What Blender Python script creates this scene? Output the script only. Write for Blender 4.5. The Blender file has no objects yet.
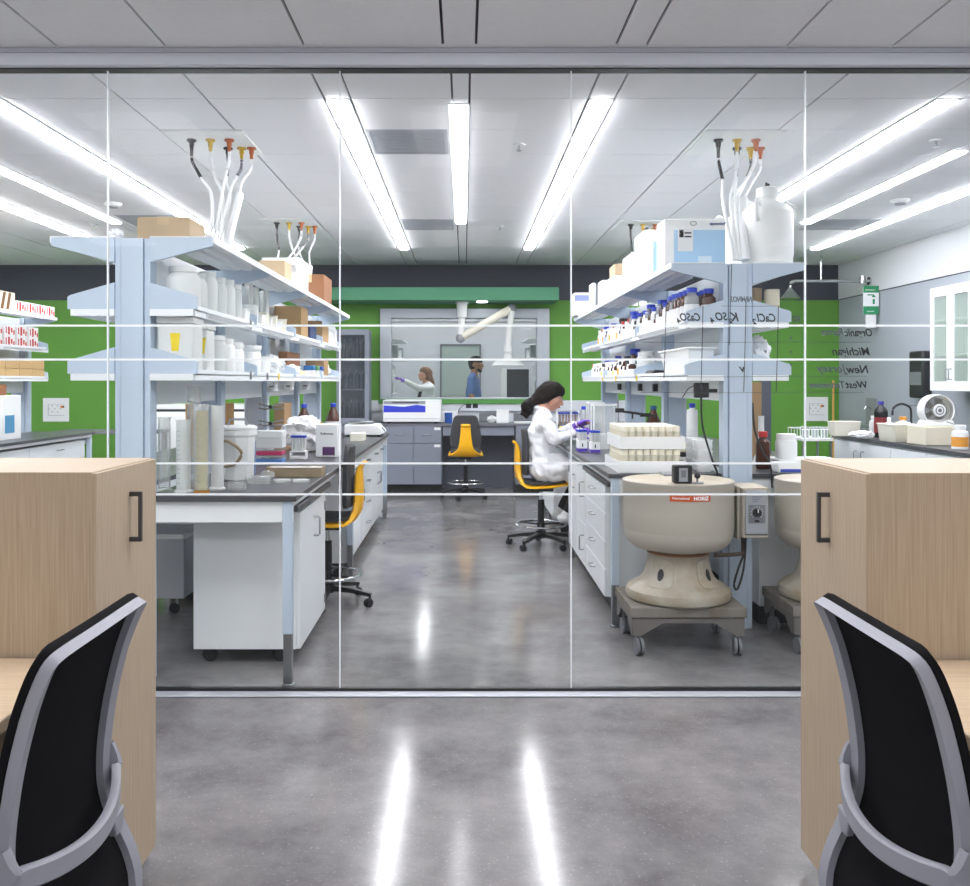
EXPO = 0.6
import bpy, bmesh, math, random
from mathutils import Vector, Matrix, noise
PI = math.pi
rnd = random.Random(7)
SC = bpy.context.scene
COL = SC.collection
# camera model of the photograph: focal length in pixels, vanishing point, eye height
F, VX, VY, EYE = 900.0, 464.0, 382.0, 1.40
def PX(x, d): return (x - VX) * d / F
def PZ(y, d): return EYE - (y - VY) * d / F

# ---------------------------------------------------------------- materials
def lin(c):
    if isinstance(c, str):
        c = [int(c[i:i + 2], 16) / 255 for i in (0, 2, 4)]
    return tuple(v / 12.92 if v <= .04045 else ((v + .055) / 1.055) ** 2.4 for v in c) + (1.0,)
MATS = {}
def mat(name, col='cccccc', rough=.5, metal=0.0, spec=.5, var=0.0, vscale=8.0, stretch=(1, 1, 1), emit=None, bump=0.0, bscale=60.0, col2=None):
    if name in MATS: return MATS[name]
    m = bpy.data.materials.new(name); m.use_nodes = True
    nt = m.node_tree; b = nt.nodes['Principled BSDF']
    c = lin(col)
    b.inputs['Base Color'].default_value = c
    b.inputs['Roughness'].default_value = rough
    b.inputs['Metallic'].default_value = metal
    b.inputs['Specular IOR Level'].default_value = spec
    if var or col2 or bump:
        tc = nt.nodes.new('ShaderNodeTexCoord'); mp = nt.nodes.new('ShaderNodeMapping')
        mp.inputs['Scale'].default_value = stretch
        nt.links.new(tc.outputs['Object'], mp.inputs['Vector'])
        n = nt.nodes.new('ShaderNodeTexNoise'); n.inputs['Scale'].default_value = vscale
        n.inputs['Detail'].default_value = 6; n.inputs['Roughness'].default_value = .6
        nt.links.new(mp.outputs['Vector'], n.inputs['Vector'])
        if var or col2:
            r = nt.nodes.new('ShaderNodeValToRGB')
            r.color_ramp.elements[0].position = .35; r.color_ramp.elements[1].position = .68
            d = lin(col2) if col2 else tuple(v * (1 - var) for v in c[:3]) + (1,)
            r.color_ramp.elements[0].color = d; r.color_ramp.elements[1].color = c
            nt.links.new(n.outputs['Fac'], r.inputs['Fac'])
            nt.links.new(r.outputs['Color'], b.inputs['Base Color'])
        if bump:
            n2 = nt.nodes.new('ShaderNodeTexNoise'); n2.inputs['Scale'].default_value = bscale
            nt.links.new(mp.outputs['Vector'], n2.inputs['Vector'])
            bp = nt.nodes.new('ShaderNodeBump'); bp.inputs['Strength'].default_value = bump
            nt.links.new(n2.outputs['Fac'], bp.inputs['Height'])
            nt.links.new(bp.outputs['Normal'], b.inputs['Normal'])
    if emit:
        b.inputs['Emission Color'].default_value = lin(emit[0]); b.inputs['Emission Strength'].default_value = emit[1]
    MATS[name] = m
    return m
def clear(name, col, alpha, rough=.1, gloss=.06):
    """thin see-through plastic or glass: tinted transparent + translucent body + gloss"""
    if name in MATS: return MATS[name]
    m = bpy.data.materials.new(name); m.use_nodes = True
    nt = m.node_tree; nt.nodes.clear()
    out = nt.nodes.new('ShaderNodeOutputMaterial')
    t = nt.nodes.new('ShaderNodeBsdfTransparent'); t.inputs['Color'].default_value = (.985, .995, .99, 1)
    d = nt.nodes.new('ShaderNodeBsdfDiffuse'); d.inputs['Color'].default_value = lin(col)
    tl = nt.nodes.new('ShaderNodeBsdfTranslucent'); tl.inputs['Color'].default_value = lin(col)
    m0 = nt.nodes.new('ShaderNodeMixShader'); m0.inputs[0].default_value = .2
    nt.links.new(d.outputs[0], m0.inputs[1]); nt.links.new(tl.outputs[0], m0.inputs[2])
    m1 = nt.nodes.new('ShaderNodeMixShader'); m1.inputs[0].default_value = alpha
    nt.links.new(t.outputs[0], m1.inputs[1]); nt.links.new(m0.outputs[0], m1.inputs[2])
    g = nt.nodes.new('ShaderNodeBsdfGlossy'); g.inputs['Roughness'].default_value = rough
    m2 = nt.nodes.new('ShaderNodeMixShader')
    fr = nt.nodes.new('ShaderNodeLayerWeight'); fr.inputs['Blend'].default_value = .25
    mu = nt.nodes.new('ShaderNodeMath'); mu.operation = 'MULTIPLY_ADD'
    nt.links.new(fr.outputs['Fresnel'], mu.inputs[0]); mu.inputs[1].default_value = gloss * 3; mu.inputs[2].default_value = gloss * .4
    nt.links.new(mu.outputs[0], m2.inputs[0])
    nt.links.new(m1.outputs[0], m2.inputs[1]); nt.links.new(g.outputs[0], m2.inputs[2])
    nt.links.new(m2.outputs[0], out.inputs['Surface'])
    MATS[name] = m
    return m

# ---------------------------------------------------------------- mesh builder
class MB:
    def __init__(s): s.bm = bmesh.new()
    def _q(s, vs):
        try: return s.bm.faces.new(vs)
        except ValueError: return None
    def box(s, x0, x1, y0, y1, z0, z1):
        v = [s.bm.verts.new((x, y, z)) for x in (x0, x1) for y in (y0, y1) for z in (z0, z1)]
        for f in ((0, 1, 3, 2), (4, 6, 7, 5), (0, 4, 5, 1), (2, 3, 7, 6), (0, 2, 6, 4), (1, 5, 7, 3)):
            s._q([v[i] for i in f])
        return s
    def cbox(s, c, sx, sy, sz): return s.box(c[0] - sx / 2, c[0] + sx / 2, c[1] - sy / 2, c[1] + sy / 2, c[2] - sz / 2, c[2] + sz / 2)
    def prism(s, poly, axis, a, b):
        """poly: 2D points; axis 'x','y','z' extruded from a to b"""
        def P(p, t): return {'x': (t, p[0], p[1]), 'y': (p[0], t, p[1]), 'z': (p[0], p[1], t)}[axis]
        A = [s.bm.verts.new(P(p, a)) for p in poly]; B = [s.bm.verts.new(P(p, b)) for p in poly]
        n = len(poly); s._q(A[::-1]); s._q(B)
        for i in range(n): s._q([A[i], A[(i + 1) % n], B[(i + 1) % n], B[i]])
        return s
    def cyl(s, p, q, r0, r1=None, seg=16, cap=True):
        r1 = r0 if r1 is None else r1
        p, q = Vector(p), Vector(q); t = (q - p).normalized()
        u = t.orthogonal().normalized(); w = t.cross(u)
        rings = []
        for c, r in ((p, r0), (q, r1)):
            rings.append([s.bm.verts.new(c + r * (math.cos(2 * PI * i / seg) * u + math.sin(2 * PI * i / seg) * w)) for i in range(seg)])
        for i in range(seg): s._q([rings[0][i], rings[0][(i + 1) % seg], rings[1][(i + 1) % seg], rings[1][i]])
        if cap: s._q(rings[0][::-1]); s._q(rings[1])
        return s
    def lathe(s, prof, c=(0, 0, 0), seg=20, axis='z', sq=(1, 1)):
        rings = []
        for r, z in prof:
            if r < 1e-5:
                rings.append([s.bm.verts.new(s._ax(c, 0, 0, z, axis))])
            else:
                rings.append([s.bm.verts.new(s._ax(c, r * sq[0] * math.cos(2 * PI * i / seg), r * sq[1] * math.sin(2 * PI * i / seg), z, axis)) for i in range(seg)])
        for a, b in zip(rings, rings[1:]):
            for i in range(seg):
                j = (i + 1) % seg
                if len(a) == 1 and len(b) == 1: continue
                if len(a) == 1: s._q([a[0], b[j], b[i]])
                elif len(b) == 1: s._q([a[i], a[j], b[0]])
                else: s._q([a[i], a[j], b[j], b[i]])
        return s
    def _ax(s, c, a, b, z, axis):
        if axis == 'z': return (c[0] + a, c[1] + b, c[2] + z)
        if axis == 'y': return (c[0] + a, c[1] + z, c[2] + b)
        return (c[0] + z, c[1] + a, c[2] + b)
    def sweep(s, pts, sec, up=(0, 0, 1), closed=False, scale=None):
        """sec: list of (a,b) in the frame (side, up')"""
        pts = [Vector(p) for p in pts]; n = len(pts); rings = []
        for i, p in enumerate(pts):
            if closed: t = pts[(i + 1) % n] - pts[i - 1]
            else: t = pts[min(i + 1, n - 1)] - pts[max(i - 1, 0)]
            t.normalize(); U = Vector(up)
            if abs(t.dot(U)) > .98: U = Vector((1, 0, 0)) if abs(t.x) < .9 else Vector((0, 1, 0))
            side = t.cross(U).normalized(); w = side.cross(t).normalized()
            k = scale[i] if scale else 1
            rings.append([s.bm.verts.new(p + k * (a * side + b * w)) for a, b in sec])
        m = len(sec)
        for i in range(n if closed else n - 1):
            A, B = rings[i], rings[(i + 1) % n]
            for j in range(m): s._q([A[j], A[(j + 1) % m], B[(j + 1) % m], B[j]])
        if not closed: s._q(rings[0][::-1]); s._q(rings[-1])
        return s
    def tube(s, pts, r, seg=8, closed=False, smooth=0, up=(0, 0, 1)):
        if smooth: pts = spline(pts, smooth, closed)
        return s.sweep(pts, [(r * math.cos(2 * PI * i / seg), r * math.sin(2 * PI * i / seg)) for i in range(seg)], up, closed)
    def ribbon(s, st, th):
        """stations (x, z, halfwidth[, edge offset[, thickness]]) -> slab along the profile, width in y"""
        n = len(st); NV = 7
        P = [Vector((q[0], 0, q[1])) for q in st]; top = []; bot = []
        for i in range(n):
            t = (P[min(i + 1, n - 1)] - P[max(i - 1, 0)]).normalized(); nn = Vector((-t.z, 0, t.x))
            a, b = [], []; h = (st[i][4] if len(st[i]) > 4 else th) / 2
            for j in range(NV):
                y = -1 + 2 * j / (NV - 1); e = st[i][3] if len(st[i]) > 3 else 0
                off = nn * (e * y * y); taper = 1 - .55 * abs(y) ** 4
                a.append(s.bm.verts.new(P[i] + off + nn * h * taper + Vector((0, y * st[i][2], 0))))
                b.append(s.bm.verts.new(P[i] + off - nn * h * taper + Vector((0, y * st[i][2], 0))))
            top.append(a); bot.append(b)
        for i in range(n - 1):
            for j in range(NV - 1):
                s._q([top[i][j], top[i + 1][j], top[i + 1][j + 1], top[i][j + 1]])
                s._q([bot[i][j], bot[i][j + 1], bot[i + 1][j + 1], bot[i + 1][j]])
            s._q([top[i][0], bot[i][0], bot[i + 1][0], top[i + 1][0]])
            s._q([top[i][-1], top[i + 1][-1], bot[i + 1][-1], bot[i][-1]])
        for i in (0, n - 1):
            for j in range(NV - 1): s._q([top[i][j], top[i][j + 1], bot[i][j + 1], bot[i][j]])
        return s
    def ball(s, c, r, sub=2, sq=(1, 1, 1), rot=None):
        M = Matrix.Translation(c) @ (rot.to_4x4() if rot else Matrix()) @ Matrix.Diagonal((r * sq[0], r * sq[1], r * sq[2], 1))
        bmesh.ops.create_icosphere(s.bm, subdivisions=sub, radius=1, matrix=M); return s
    def hull(s, balls):
        """convex hull of a few ellipsoids: (centre, r or (rx,ry,rz))"""
        t = bmesh.new()
        for c, r in balls:
            r = (r, r, r) if not isinstance(r, tuple) else r
            bmesh.ops.create_icosphere(t, subdivisions=2, radius=1, matrix=Matrix.Translation(c) @ Matrix.Diagonal(r + (1,)))
        h = bmesh.ops.convex_hull(t, input=t.verts)
        bmesh.ops.delete(t, geom=[g for g in h['geom_interior'] if isinstance(g, bmesh.types.BMVert)], context='VERTS')
        me = bpy.data.meshes.new('tmp'); t.to_mesh(me); t.free(); s.bm.from_mesh(me); bpy.data.meshes.remove(me); return s
    def mesh(s, name, m, smooth=True, angle=35, recalc=True):
        if recalc: bmesh.ops.recalc_face_normals(s.bm, faces=s.bm.faces)
        me = bpy.data.meshes.new(name); s.bm.to_mesh(me); s.bm.free()
        if m: me.materials.append(m)
        if smooth:
            me.shade_smooth(); me.set_sharp_from_angle(angle=math.radians(angle))
        return me
    def build(s, name, m, parent=None, loc=(0, 0, 0), rz=0, bevel=0, smooth=True, label=None, angle=35):
        o = bpy.data.objects.new(name, s.mesh(name, m, smooth, angle)); COL.objects.link(o)
        o.location = loc; o.rotation_euler = (0, 0, rz); o.parent = parent
        if bevel:
            b = o.modifiers.new('Bevel', 'BEVEL'); b.width = bevel; b.segments = 2; b.limit_method = 'ANGLE'; b.angle_limit = math.radians(40)
            b.harden_normals = False
        if label: o['label'] = label
        return o
def spline(pts, k, closed=False):
    pts = [Vector(p) for p in pts]; n = len(pts); out = []
    for i in range(n if closed else n - 1):
        g = (lambda j: pts[j % n]) if closed else (lambda j: pts[max(0, min(n - 1, j))])
        a, b, c, d = g(i - 1), g(i), g(i + 1), g(i + 2)
        for q in range(k):
            t = q / k
            out.append(.5 * (2 * b + (c - a) * t + (2 * a - 5 * b + 4 * c - d) * t * t + (3 * b - a - 3 * c + d) * t ** 3))
    if not closed: out.append(pts[-1])
    return out
def circ(r, n=24, z=0, c=(0, 0)): return [(c[0] + r * math.cos(2 * PI * i / n), c[1] + r * math.sin(2 * PI * i / n), z) for i in range(n)]
def rect(a, b): return [(-a, -b), (a, -b), (a, b), (-a, b)]

# ---------------------------------------------------------------- things
def tag(o, label, cat, group=None, kind=None):
    if label: o['label'] = label
    if cat: o['category'] = cat
    if group: o['group'] = group
    if kind: o['kind'] = kind
    return o
def thing(name, label, cat, loc=(0, 0, 0), rz=0, group=None, kind=None):
    o = bpy.data.objects.new(name, None); COL.objects.link(o); o.empty_display_size = .05
    o.location = loc; o.rotation_euler = (0, 0, rz)
    return tag(o, label, cat, group, kind)
def copy_tree(o, parent=None):
    c = o.copy(); COL.objects.link(c); c.parent = parent
    for ch in list(o.children): copy_tree(ch, c)
    return c
PROTO = {}
def place(key, maker, loc, rz, label, group=None, cat=None):
    """first call builds the thing, later calls copy it with its parts"""
    if key in PROTO: o = copy_tree(PROTO[key])
    else: o = PROTO[key] = maker()
    o.location = loc; o.rotation_euler = (0, 0, rz); o['label'] = label
    if cat: o['category'] = cat
    if group: o['group'] = group
    elif 'group' in o: del o['group']
    return o
def struct(o, label=None):
    o['kind'] = 'structure'
    if label: o['label'] = label
    return o
def text(body, size, m, name='lettering', parent=None, loc=(0, 0, 0), mirror=False, shear=0.0, face='-y', bold=0.0, align='LEFT', rz=0, wscale=1.0, roll=0.0):
    cu = bpy.data.curves.new('t', 'FONT'); cu.body = body; cu.size = size; cu.shear = shear; cu.align_x = align; cu.extrude = .0006
    cu.offset = bold; cu.resolution_u = 3
    ob = bpy.data.objects.new('t', cu); COL.objects.link(ob)
    dg = bpy.context.evaluated_depsgraph_get(); dg.update()
    me = bpy.data.meshes.new_from_object(ob.evaluated_get(dg)); bpy.data.objects.remove(ob); bpy.data.curves.remove(cu)
    M = Matrix.Rotation(PI / 2, 4, 'X') @ Matrix.Rotation(roll, 4, 'Z')
    me.transform(Matrix.Diagonal((wscale, 1, 1, 1)))
    if mirror: me.transform(Matrix.Diagonal((-1, 1, 1, 1))); me.flip_normals()
    me.transform(M); me.materials.clear(); me.materials.append(m); me.name = name
    o = bpy.data.objects.new(name, me); COL.objects.link(o); o.location = loc; o.rotation_euler = (0, 0, rz); o.parent = parent
    return o

# ---------------------------------------------------------------- palette
M_steelblue = mat('powder_coat_pale_blue', 'c1d0e0', .42)
M_white = mat('white_laminate', 'f0f4f7', .4)
M_offwhite = mat('white_plastic', 'f5f7f7', .45)
M_cream = mat('cream_plastic', 'f0eddd', .5)
M_epoxy = mat('black_epoxy_worktop', '4c4d52', .32, var=.12, vscale=20)
M_black = mat('black_plastic', '1b1c1e', .45)
M_dark = mat('dark_rubber', '2a2b2e', .7)
M_chrome = mat('chrome', 'd8dadd', .15, 1.0)
M_steel = mat('brushed_steel', 'a9adb1', .33, 1.0, var=.08, vscale=30, stretch=(1, 1, .05))
M_gray = mat('grey_metal', '9a9da2', .45)
M_midgray = mat('mid_grey_plastic', '74777c', .5)
M_graycab = mat('blue_grey_laminate', '838996', .42, var=.05, vscale=14, stretch=(6, 6, .4))
M_yellow = mat('yellow_plastic', 'ffbd05', .35)
M_pad = mat('charcoal_upholstery', '3b3c40', .85, bump=.15, bscale=400)
M_wood = mat('light_oak_veneer', 'b8a78e', .5, col2='a6937b', vscale=11, stretch=(22, 22, .4))
M_woodtop = mat('light_oak_desktop', 'cdb99d', .45, col2='c0aa8c', vscale=9, stretch=(.45, 18, 18))
M_card = mat('cardboard', 'b09068', .85, var=.12, vscale=6)
M_carddk = mat('cardboard_brown', '8f6243', .85, var=.15, vscale=6)
M_cardlt = mat('cardboard_pale', 'c5ad8d', .85, var=.1, vscale=6)
M_paper = mat('white_paper', 'f0f1f2', .8)
M_ink = mat('black_ink', '17181c', .7)
M_blue = mat('blue_cap_plastic', '1d3fc0', .4)
M_ltblue = mat('light_blue_card', 'b0d5f2', .6)
M_red = mat('red_plastic', 'c42a25', .45)
M_orange = mat('orange_plastic', 'e8841c', .5)
M_purple = mat('purple_plastic', '5a3fb4', .45)
M_glove = mat('violet_nitrile', '7a52c8', .45)
M_amber = mat('amber_glass', '4a2412', .12)
M_milky = clear('translucent_polythene', 'fbfdfc', .8, .35)
M_milky2 = clear('frosted_polypropylene', 'f8fbfa', .55, .3)
M_clear = clear('clear_acrylic', 'ffffff', .14, .05, .13)
M_clearb = clear('clear_bottle_glass', 'f4f9fc', .28, .05, .09)
M_yelliq = clear('yellowish_liquid', 'fbeeb4', .55, .1)
M_pink = mat('pink_plastic', 'd23a6d', .45)
M_taupe = mat('taupe_enamel', 'b9b2a5', .38, var=.05, vscale=3)
M_taupestain = mat('stained_taupe_enamel', 'b9b4a8', .45, col2='988a74', vscale=5)
M_cart = mat('worn_grey_cart_steel', '85807a', .55, col2='6d6357', vscale=7)
M_skin = mat('skin', 'd8a288', .5)
M_skin2 = mat('tanned_skin', 'a97558', .5)
M_coat = mat('white_cotton', 'fafbfd', .85, bump=.2, bscale=30)
M_hair = mat('dark_brown_hair', '100b0a', .6, col2='201714', vscale=40, spec=.12)
M_hair2 = mat('light_brown_hair', '6e4b35', .6, col2='8a6346', vscale=30)
# ================================================================ ROOM SHELL
XL, XR, YB, YF, YG, HC, HF = -7.0, 5.0, 12.0, -3.6, 4.065, 2.96, 2.885
def floor_material():
    m = bpy.data.materials.new('polished_concrete'); m.use_nodes = True; nt = m.node_tree; b = nt.nodes['Principled BSDF']
    tc = nt.nodes.new('ShaderNodeTexCoord')
    def N(scale, detail, rough=.6):
        n = nt.nodes.new('ShaderNodeTexNoise'); n.inputs['Scale'].default_value = scale; n.inputs['Detail'].default_value = detail; n.inputs['Roughness'].default_value = rough
        nt.links.new(tc.outputs['Object'], n.inputs['Vector']); return n
    n1 = N(1.3, 10, .72); n2 = N(90, 2)
    r = nt.nodes.new('ShaderNodeValToRGB'); e = r.color_ramp.elements
    e[0].position = .3; e[0].color = lin('5c5a5c'); e[1].position = .72; e[1].color = lin('999796')
    nt.links.new(n1.outputs['Fac'], r.inputs['Fac'])
    r2 = nt.nodes.new('ShaderNodeValToRGB'); e = r2.color_ramp.elements
    e[0].position = .62; e[0].color = (0, 0, 0, 1); e[1].position = .72; e[1].color = (1, 1, 1, 1)
    nt.links.new(n2.outputs['Fac'], r2.inputs['Fac'])
    mx = nt.nodes.new('ShaderNodeMix'); mx.data_type = 'RGBA'; mx.blend_type = 'MIX'
    mu = nt.nodes.new('ShaderNodeMath'); mu.operation = 'MULTIPLY'; mu.inputs[1].default_value = .3
    nt.links.new(r2.outputs['Color'], mu.inputs[0]); nt.links.new(mu.outputs[0], mx.inputs['Factor'])
    nt.links.new(r.outputs['Color'], mx.inputs['A']); mx.inputs['B'].default_value = lin('c9c8c6')
    nt.links.new(mx.outputs['Result'], b.inputs['Base Color'])
    n3 = N(3.0, 5)
    mr = nt.nodes.new('ShaderNodeMapRange'); mr.inputs['To Min'].default_value = .10; mr.inputs['To Max'].default_value = .17
    nt.links.new(n3.outputs['Fac'], mr.inputs['Value']); nt.links.new(mr.outputs['Result'], b.inputs['Roughness'])
    b.inputs['Specular IOR Level'].default_value = .24
    return m
M_floor = floor_material()
M_ceil = mat('ceiling_tile', 'f3f4f6', .85, var=.03, vscale=40)
M_seam = mat('ceiling_seam_shadow_gap', '55585f', .8)
M_green = mat('green_wall_paint', '5e9b32', .6, var=.04, vscale=2)
M_teal = mat('soffit_green_paint', '4c8f6b', .6)
M_charc = mat('charcoal_wall_paint', '3b3f4b', .6)
M_wallwhite = mat('white_wall_paint', 'd6d8dc', .7)
M_wallgrey = mat('pale_blue_grey_wall_paint', 'a6acb5', .7)
M_alu = mat('anodised_aluminium', 'b9bdc4', .5, .3)

struct(MB().box(XL - .1, XR + .1, YF, 17.4, -.12, 0).build('floor', M_floor), 'polished grey concrete floor')

def tiles(x_seams, y_seams, z, th=.018, gx=.012, gy=.006):
    m = MB()
    for a, b in zip(x_seams, x_seams[1:]):
        for c, d in zip(y_seams, y_seams[1:]):
            m.box(a + gx / 2, b - gx / 2, c + gy / 2, d - gy / 2, z, z + th)
    return m
xs = set()
for k in range(-2, 3):
    c = .03 + 3.365 * k
    for o in (-1.45, -.80, -.655, -.095 if True else 0, .0, .655, .80, 1.45): xs.add(round(c + o, 3))
xs = [XL] + sorted(x for x in xs if XL + .1 < x < XR - .05) + [XR]
y0 = F * 1.56 / (VY - 98.6)
ysm = [YG + .06] + [round(y0 + .612 * k, 3) for k in range(0, 12)] + [YB]
ce = struct(tiles(xs, ysm, HC).build('ceiling', M_ceil, smooth=False), 'suspended white ceiling of square tiles in the lab')
MB().box(XL, XR, YG + .06, YB, HC + .02, HC + .06).build('ceiling_backing', M_seam, ce)
xf = [XL, -5.0, -4.4, -3.8, -3.2, -2.5, -1.8, -1.32, -.707, -.093, .053, .671, .805, 1.427, 1.894, 2.5, 3.1, 3.7, 4.3, XR]
cf = struct(tiles(xf, [YF, -2.4, -1.2, 0, 1.2, 2.4, YG - .06], HF).build('ceiling', M_ceil, smooth=False), 'suspended white ceiling in front of the glass')
MB().box(XL, XR, YF, YG - .06, HF + .02, HF + .06).build('ceiling_backing', M_seam, cf)

# header beam and glass partition
hd = struct(MB().box(XL, XR, YG - .065, YG + .05, 2.809, HF - .002).build('trim_1', mat('header_aluminium', 'd3d8df', .5), bevel=.004), 'pale metal header beam above the glass wall')
MB().box(XL, XR, YG - .075, YG - .0655, HF - .022, HF - .002).build('lip', M_alu, hd)
MB().box(XL, XR, YG - .03, YG + .03, 2.8035, 2.809).build('head_channel', M_black, hd)
tr = struct(MB().box(XL, XR, YG - .075, YG + .02, .001, .008).build('trim_2', M_alu, bevel=.003), 'aluminium floor track under the glass wall')
struct(MB().box(XL, XR, YG - .012, YG + .014, .008, .02).build('gasket', M_black, tr))
del tr.children[0]['kind']

M_pane = clear('partition_glass', 'dfe8ea', .005, .0, .008)
joints = [PX(108, YG), PX(340, YG), PX(571, YG), PX(805, YG)]
step = joints[2] - joints[1]
edges = [XL] + [joints[0] - 3 * step, joints[0] - 2 * step, joints[0] - step] + joints + [joints[3] + step, joints[3] + 2 * step, XR]
gw = thing('window_1', 'frameless glass partition between the desks and the lab', None, (0, YG, 0)); struct(gw)
M_joint = mat('clear_silicone_joint', 'eef3f6', .25)
M_film = mat('white_glass_film', 'f6f8fa', .6)
panes = []
for a, b in zip(edges, edges[1:]):
    p = MB().box(a + .004, b - .004, -.006, .006, .02, 2.803).build('glass_pane', M_pane, gw, smooth=False); panes.append(p)
    s = MB()
    for y in (325.5, 359.5, 463.5, 494.5):
        z = PZ(y, YG); s.box(a + .004, b - .004, .0062, .0066, z - .0045, z + .0045)
    s.build('film_stripe', M_film, p, smooth=False)
for x in edges[1:-1]:
    MB().box(x - .0028, x + .0028, -.0065, .0065, .02, 2.803).build('glass_joint', M_joint, gw, smooth=False)
# marker pen table written on the lab side of the glass (mirrored for us)
M_pen = mat('marker_pen', '22242c', .6); M_penlt = mat('faded_marker_pen', '4b5058', .6)
def write(s, xr, y, size, pane, m=M_pen, roll=0.0, ws=1.0):
    o = text(s, size, m, 'handwriting', gw, (PX(xr, YG), .0085, PZ(y, YG)), mirror=True, shear=.28, bold=.0011, roll=roll, wscale=ws)
    o.parent = pane; return o
pB, pC = panes[6], panes[7]     # panes left and right of the joint at px 805
write('CaCl', 777, 321.5, .052, pB, ws=.78); write('2', 757.5, 324, .034, pB)
write('K', 740, 321, .056, pB); write('2', 733.5, 323, .03, pB); write('SO', 728.5, 320, .05, pB, ws=.85); write('4', 715.5, 323, .036, pB)
write('CaSO', 701.5, 320.5, .048, pB, ws=.8); write('4', 681.5, 323, .032, pB)
write('NH4NO3', 753, 301.5, .034, pB, M_penlt, ws=.7); write('KCl', 801, 321, .034, pB, M_penlt, ws=.6)
write('v', 746, 372, .05, pB); write('v', 768, 353, .03, pB, M_penlt); write('v', 793, 366, .02, pB, M_penlt); write('v', 793, 353, .02, pB, M_penlt); write('x', 793, 339, .02, pB, M_penlt)
write('Organic', 874, 336, .048, pC, ws=.82); write('Farms', 845, 335, .044, pC, M_penlt, ws=.95)
write('Michigan', 871.5, 355, .050, pC, ws=.98)
write('New', 870, 373, .05, pC); write('Jersey', 847, 372, .048, pC, M_penlt, ws=1.1)
write('West', 869, 388, .044, pC); write('Tennessee', 846, 388, .044, pC, M_penlt, ws=.85)
def stroke(pts, pane, r=.0018, m=M_pen):
    MB().tube([(PX(x, YG), .0078, PZ(y, YG)) for x, y in pts], r, 5, smooth=5).build('pen_line', m, pane)
for x0, x1, y in ((641, 802, 342), (641, 802, 376.5), (641, 802, 392.5), (722, 790, 305.8)): stroke([(x0, y), ((x0 + x1) / 2, y + .4), (x1, y - .3)], pB, .0010, M_penlt)
for x, y0_, y1_ in ((665.5, 306, 378), (702.5, 306, 392), (745.5, 300, 392), (778, 306, 392), (731, 264, 345)): stroke([(x + 1, y0_), (x, (y0_ + y1_) / 2), (x - 1.2, y1_)], pB, .0019)
for x0, x1, y in ((808, 872, 342.5), (808, 868, 376.5), (808, 865, 393)): stroke([(x0, y), (x1, y - .4)], pC, .0010, M_penlt)

# walls -------------------------------------------------------------
def wall(name, m, boxes, label):
    b = MB()
    for q in boxes: b.box(*q)
    return struct(b.build(name, m, smooth=False), label)
wx0, wx1, wz0, wz1 = PX(385, YB), PX(545, YB), 1.17, 2.34
T = .12; ZB = 2.49
wall('wall_back', M_green, [(XL, wx0, YB, YB + T, 0, ZB), (wx1, XR, YB, YB + T, 0, ZB), (wx0, wx1, YB, YB + T, 0, wz0), (wx0, wx1, YB, YB + T, wz1, ZB)], 'green back wall of the lab')
wall('wall_back_upper', M_charc, [(XL, XR, YB - .004, YB + T, ZB, HC)], 'charcoal band at the top of the back wall')
wall('wall_left', M_wallwhite, [(XL - .1, XL, YF, YB + T, 0, HC + .05)], 'white left wall')
wr = wall('wall_right', M_wallgrey, [(XR, XR + .1, YF, YB + T, 0, ZB)], 'pale blue-grey lower right wall')
wall('wall_right_upper', M_wallwhite, [(XR - .012, XR + .1, YF, YB, ZB + .012, HC + .05)], 'white upper band of the right wall')
wall('trim_3', M_seam, [(XR - .004, XR + .1, YF, YB, ZB, ZB + .012)], 'dark reveal line along the right wall')
# unseen rear wall of the office, its openings added to let in fill light
wall('wall_rear', M_wallwhite, [(XL, XR, YF - .1, YF, 0, .6), (XL, XR, YF - .1, YF, 2.6, HC + .05)] + [(x, x + .25, YF - .1, YF, .6, 2.6) for x in (XL, -4.1, -1.2, 1.7, XR - .25)], 'wall behind the camera with tall openings added for fill light')
# green soffit over the niche, silver window frame
sx0, sx1 = PX(300, 11.4), PX(559, 11.4)
wall('trim_4', M_teal, [(sx0, sx1, 11.4, YB - .005, 2.44, 2.60)], 'green soffit projecting above the viewing window')
w2 = thing('window_2', 'silver framed viewing window into the rear room', None, (0, YB, 0)); struct(w2)
fx0, fx1, fz0, fz1 = PX(380, 11.93), PX(549.5, 11.93), PZ(400, 11.93), PZ(308.5, 11.93)
ix0, ix1, iz0, iz1 = PX(391, 11.93), PX(537, 11.93), PZ(397.5, 11.93), PZ(318, 11.93)
fr = MB().box(fx0, ix0, -.07, .14, fz0, fz1).box(ix1, fx1, -.07, .14, fz0, fz1).box(ix0, ix1, -.07, .14, iz1, fz1).box(ix0, ix1, -.07, .14, fz0, iz0)
fr.build('window_frame', mat('silver_frame_paint', 'b4bac1', .4, .3), w2, bevel=.004)
MB().box(ix0 + .001, ix1 - .001, .04, .048, iz0 + .001, iz1 - .001).build('window_pane', clear('viewing_glass', 'cfe4e2', .02, .0, .012), w2, smooth=False)
MB().box(ix0, ix1, -.06, -.035, iz1 - .06, iz1 - .045).build('blind_rail', M_gray, w2)
MB().box(fx0 - .02, fx1 + .02, -.1, -.07, fz0 - .05, fz0 + .012).build('window_sill', mat('green_sill', '4c8a3c', .5), w2)

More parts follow.
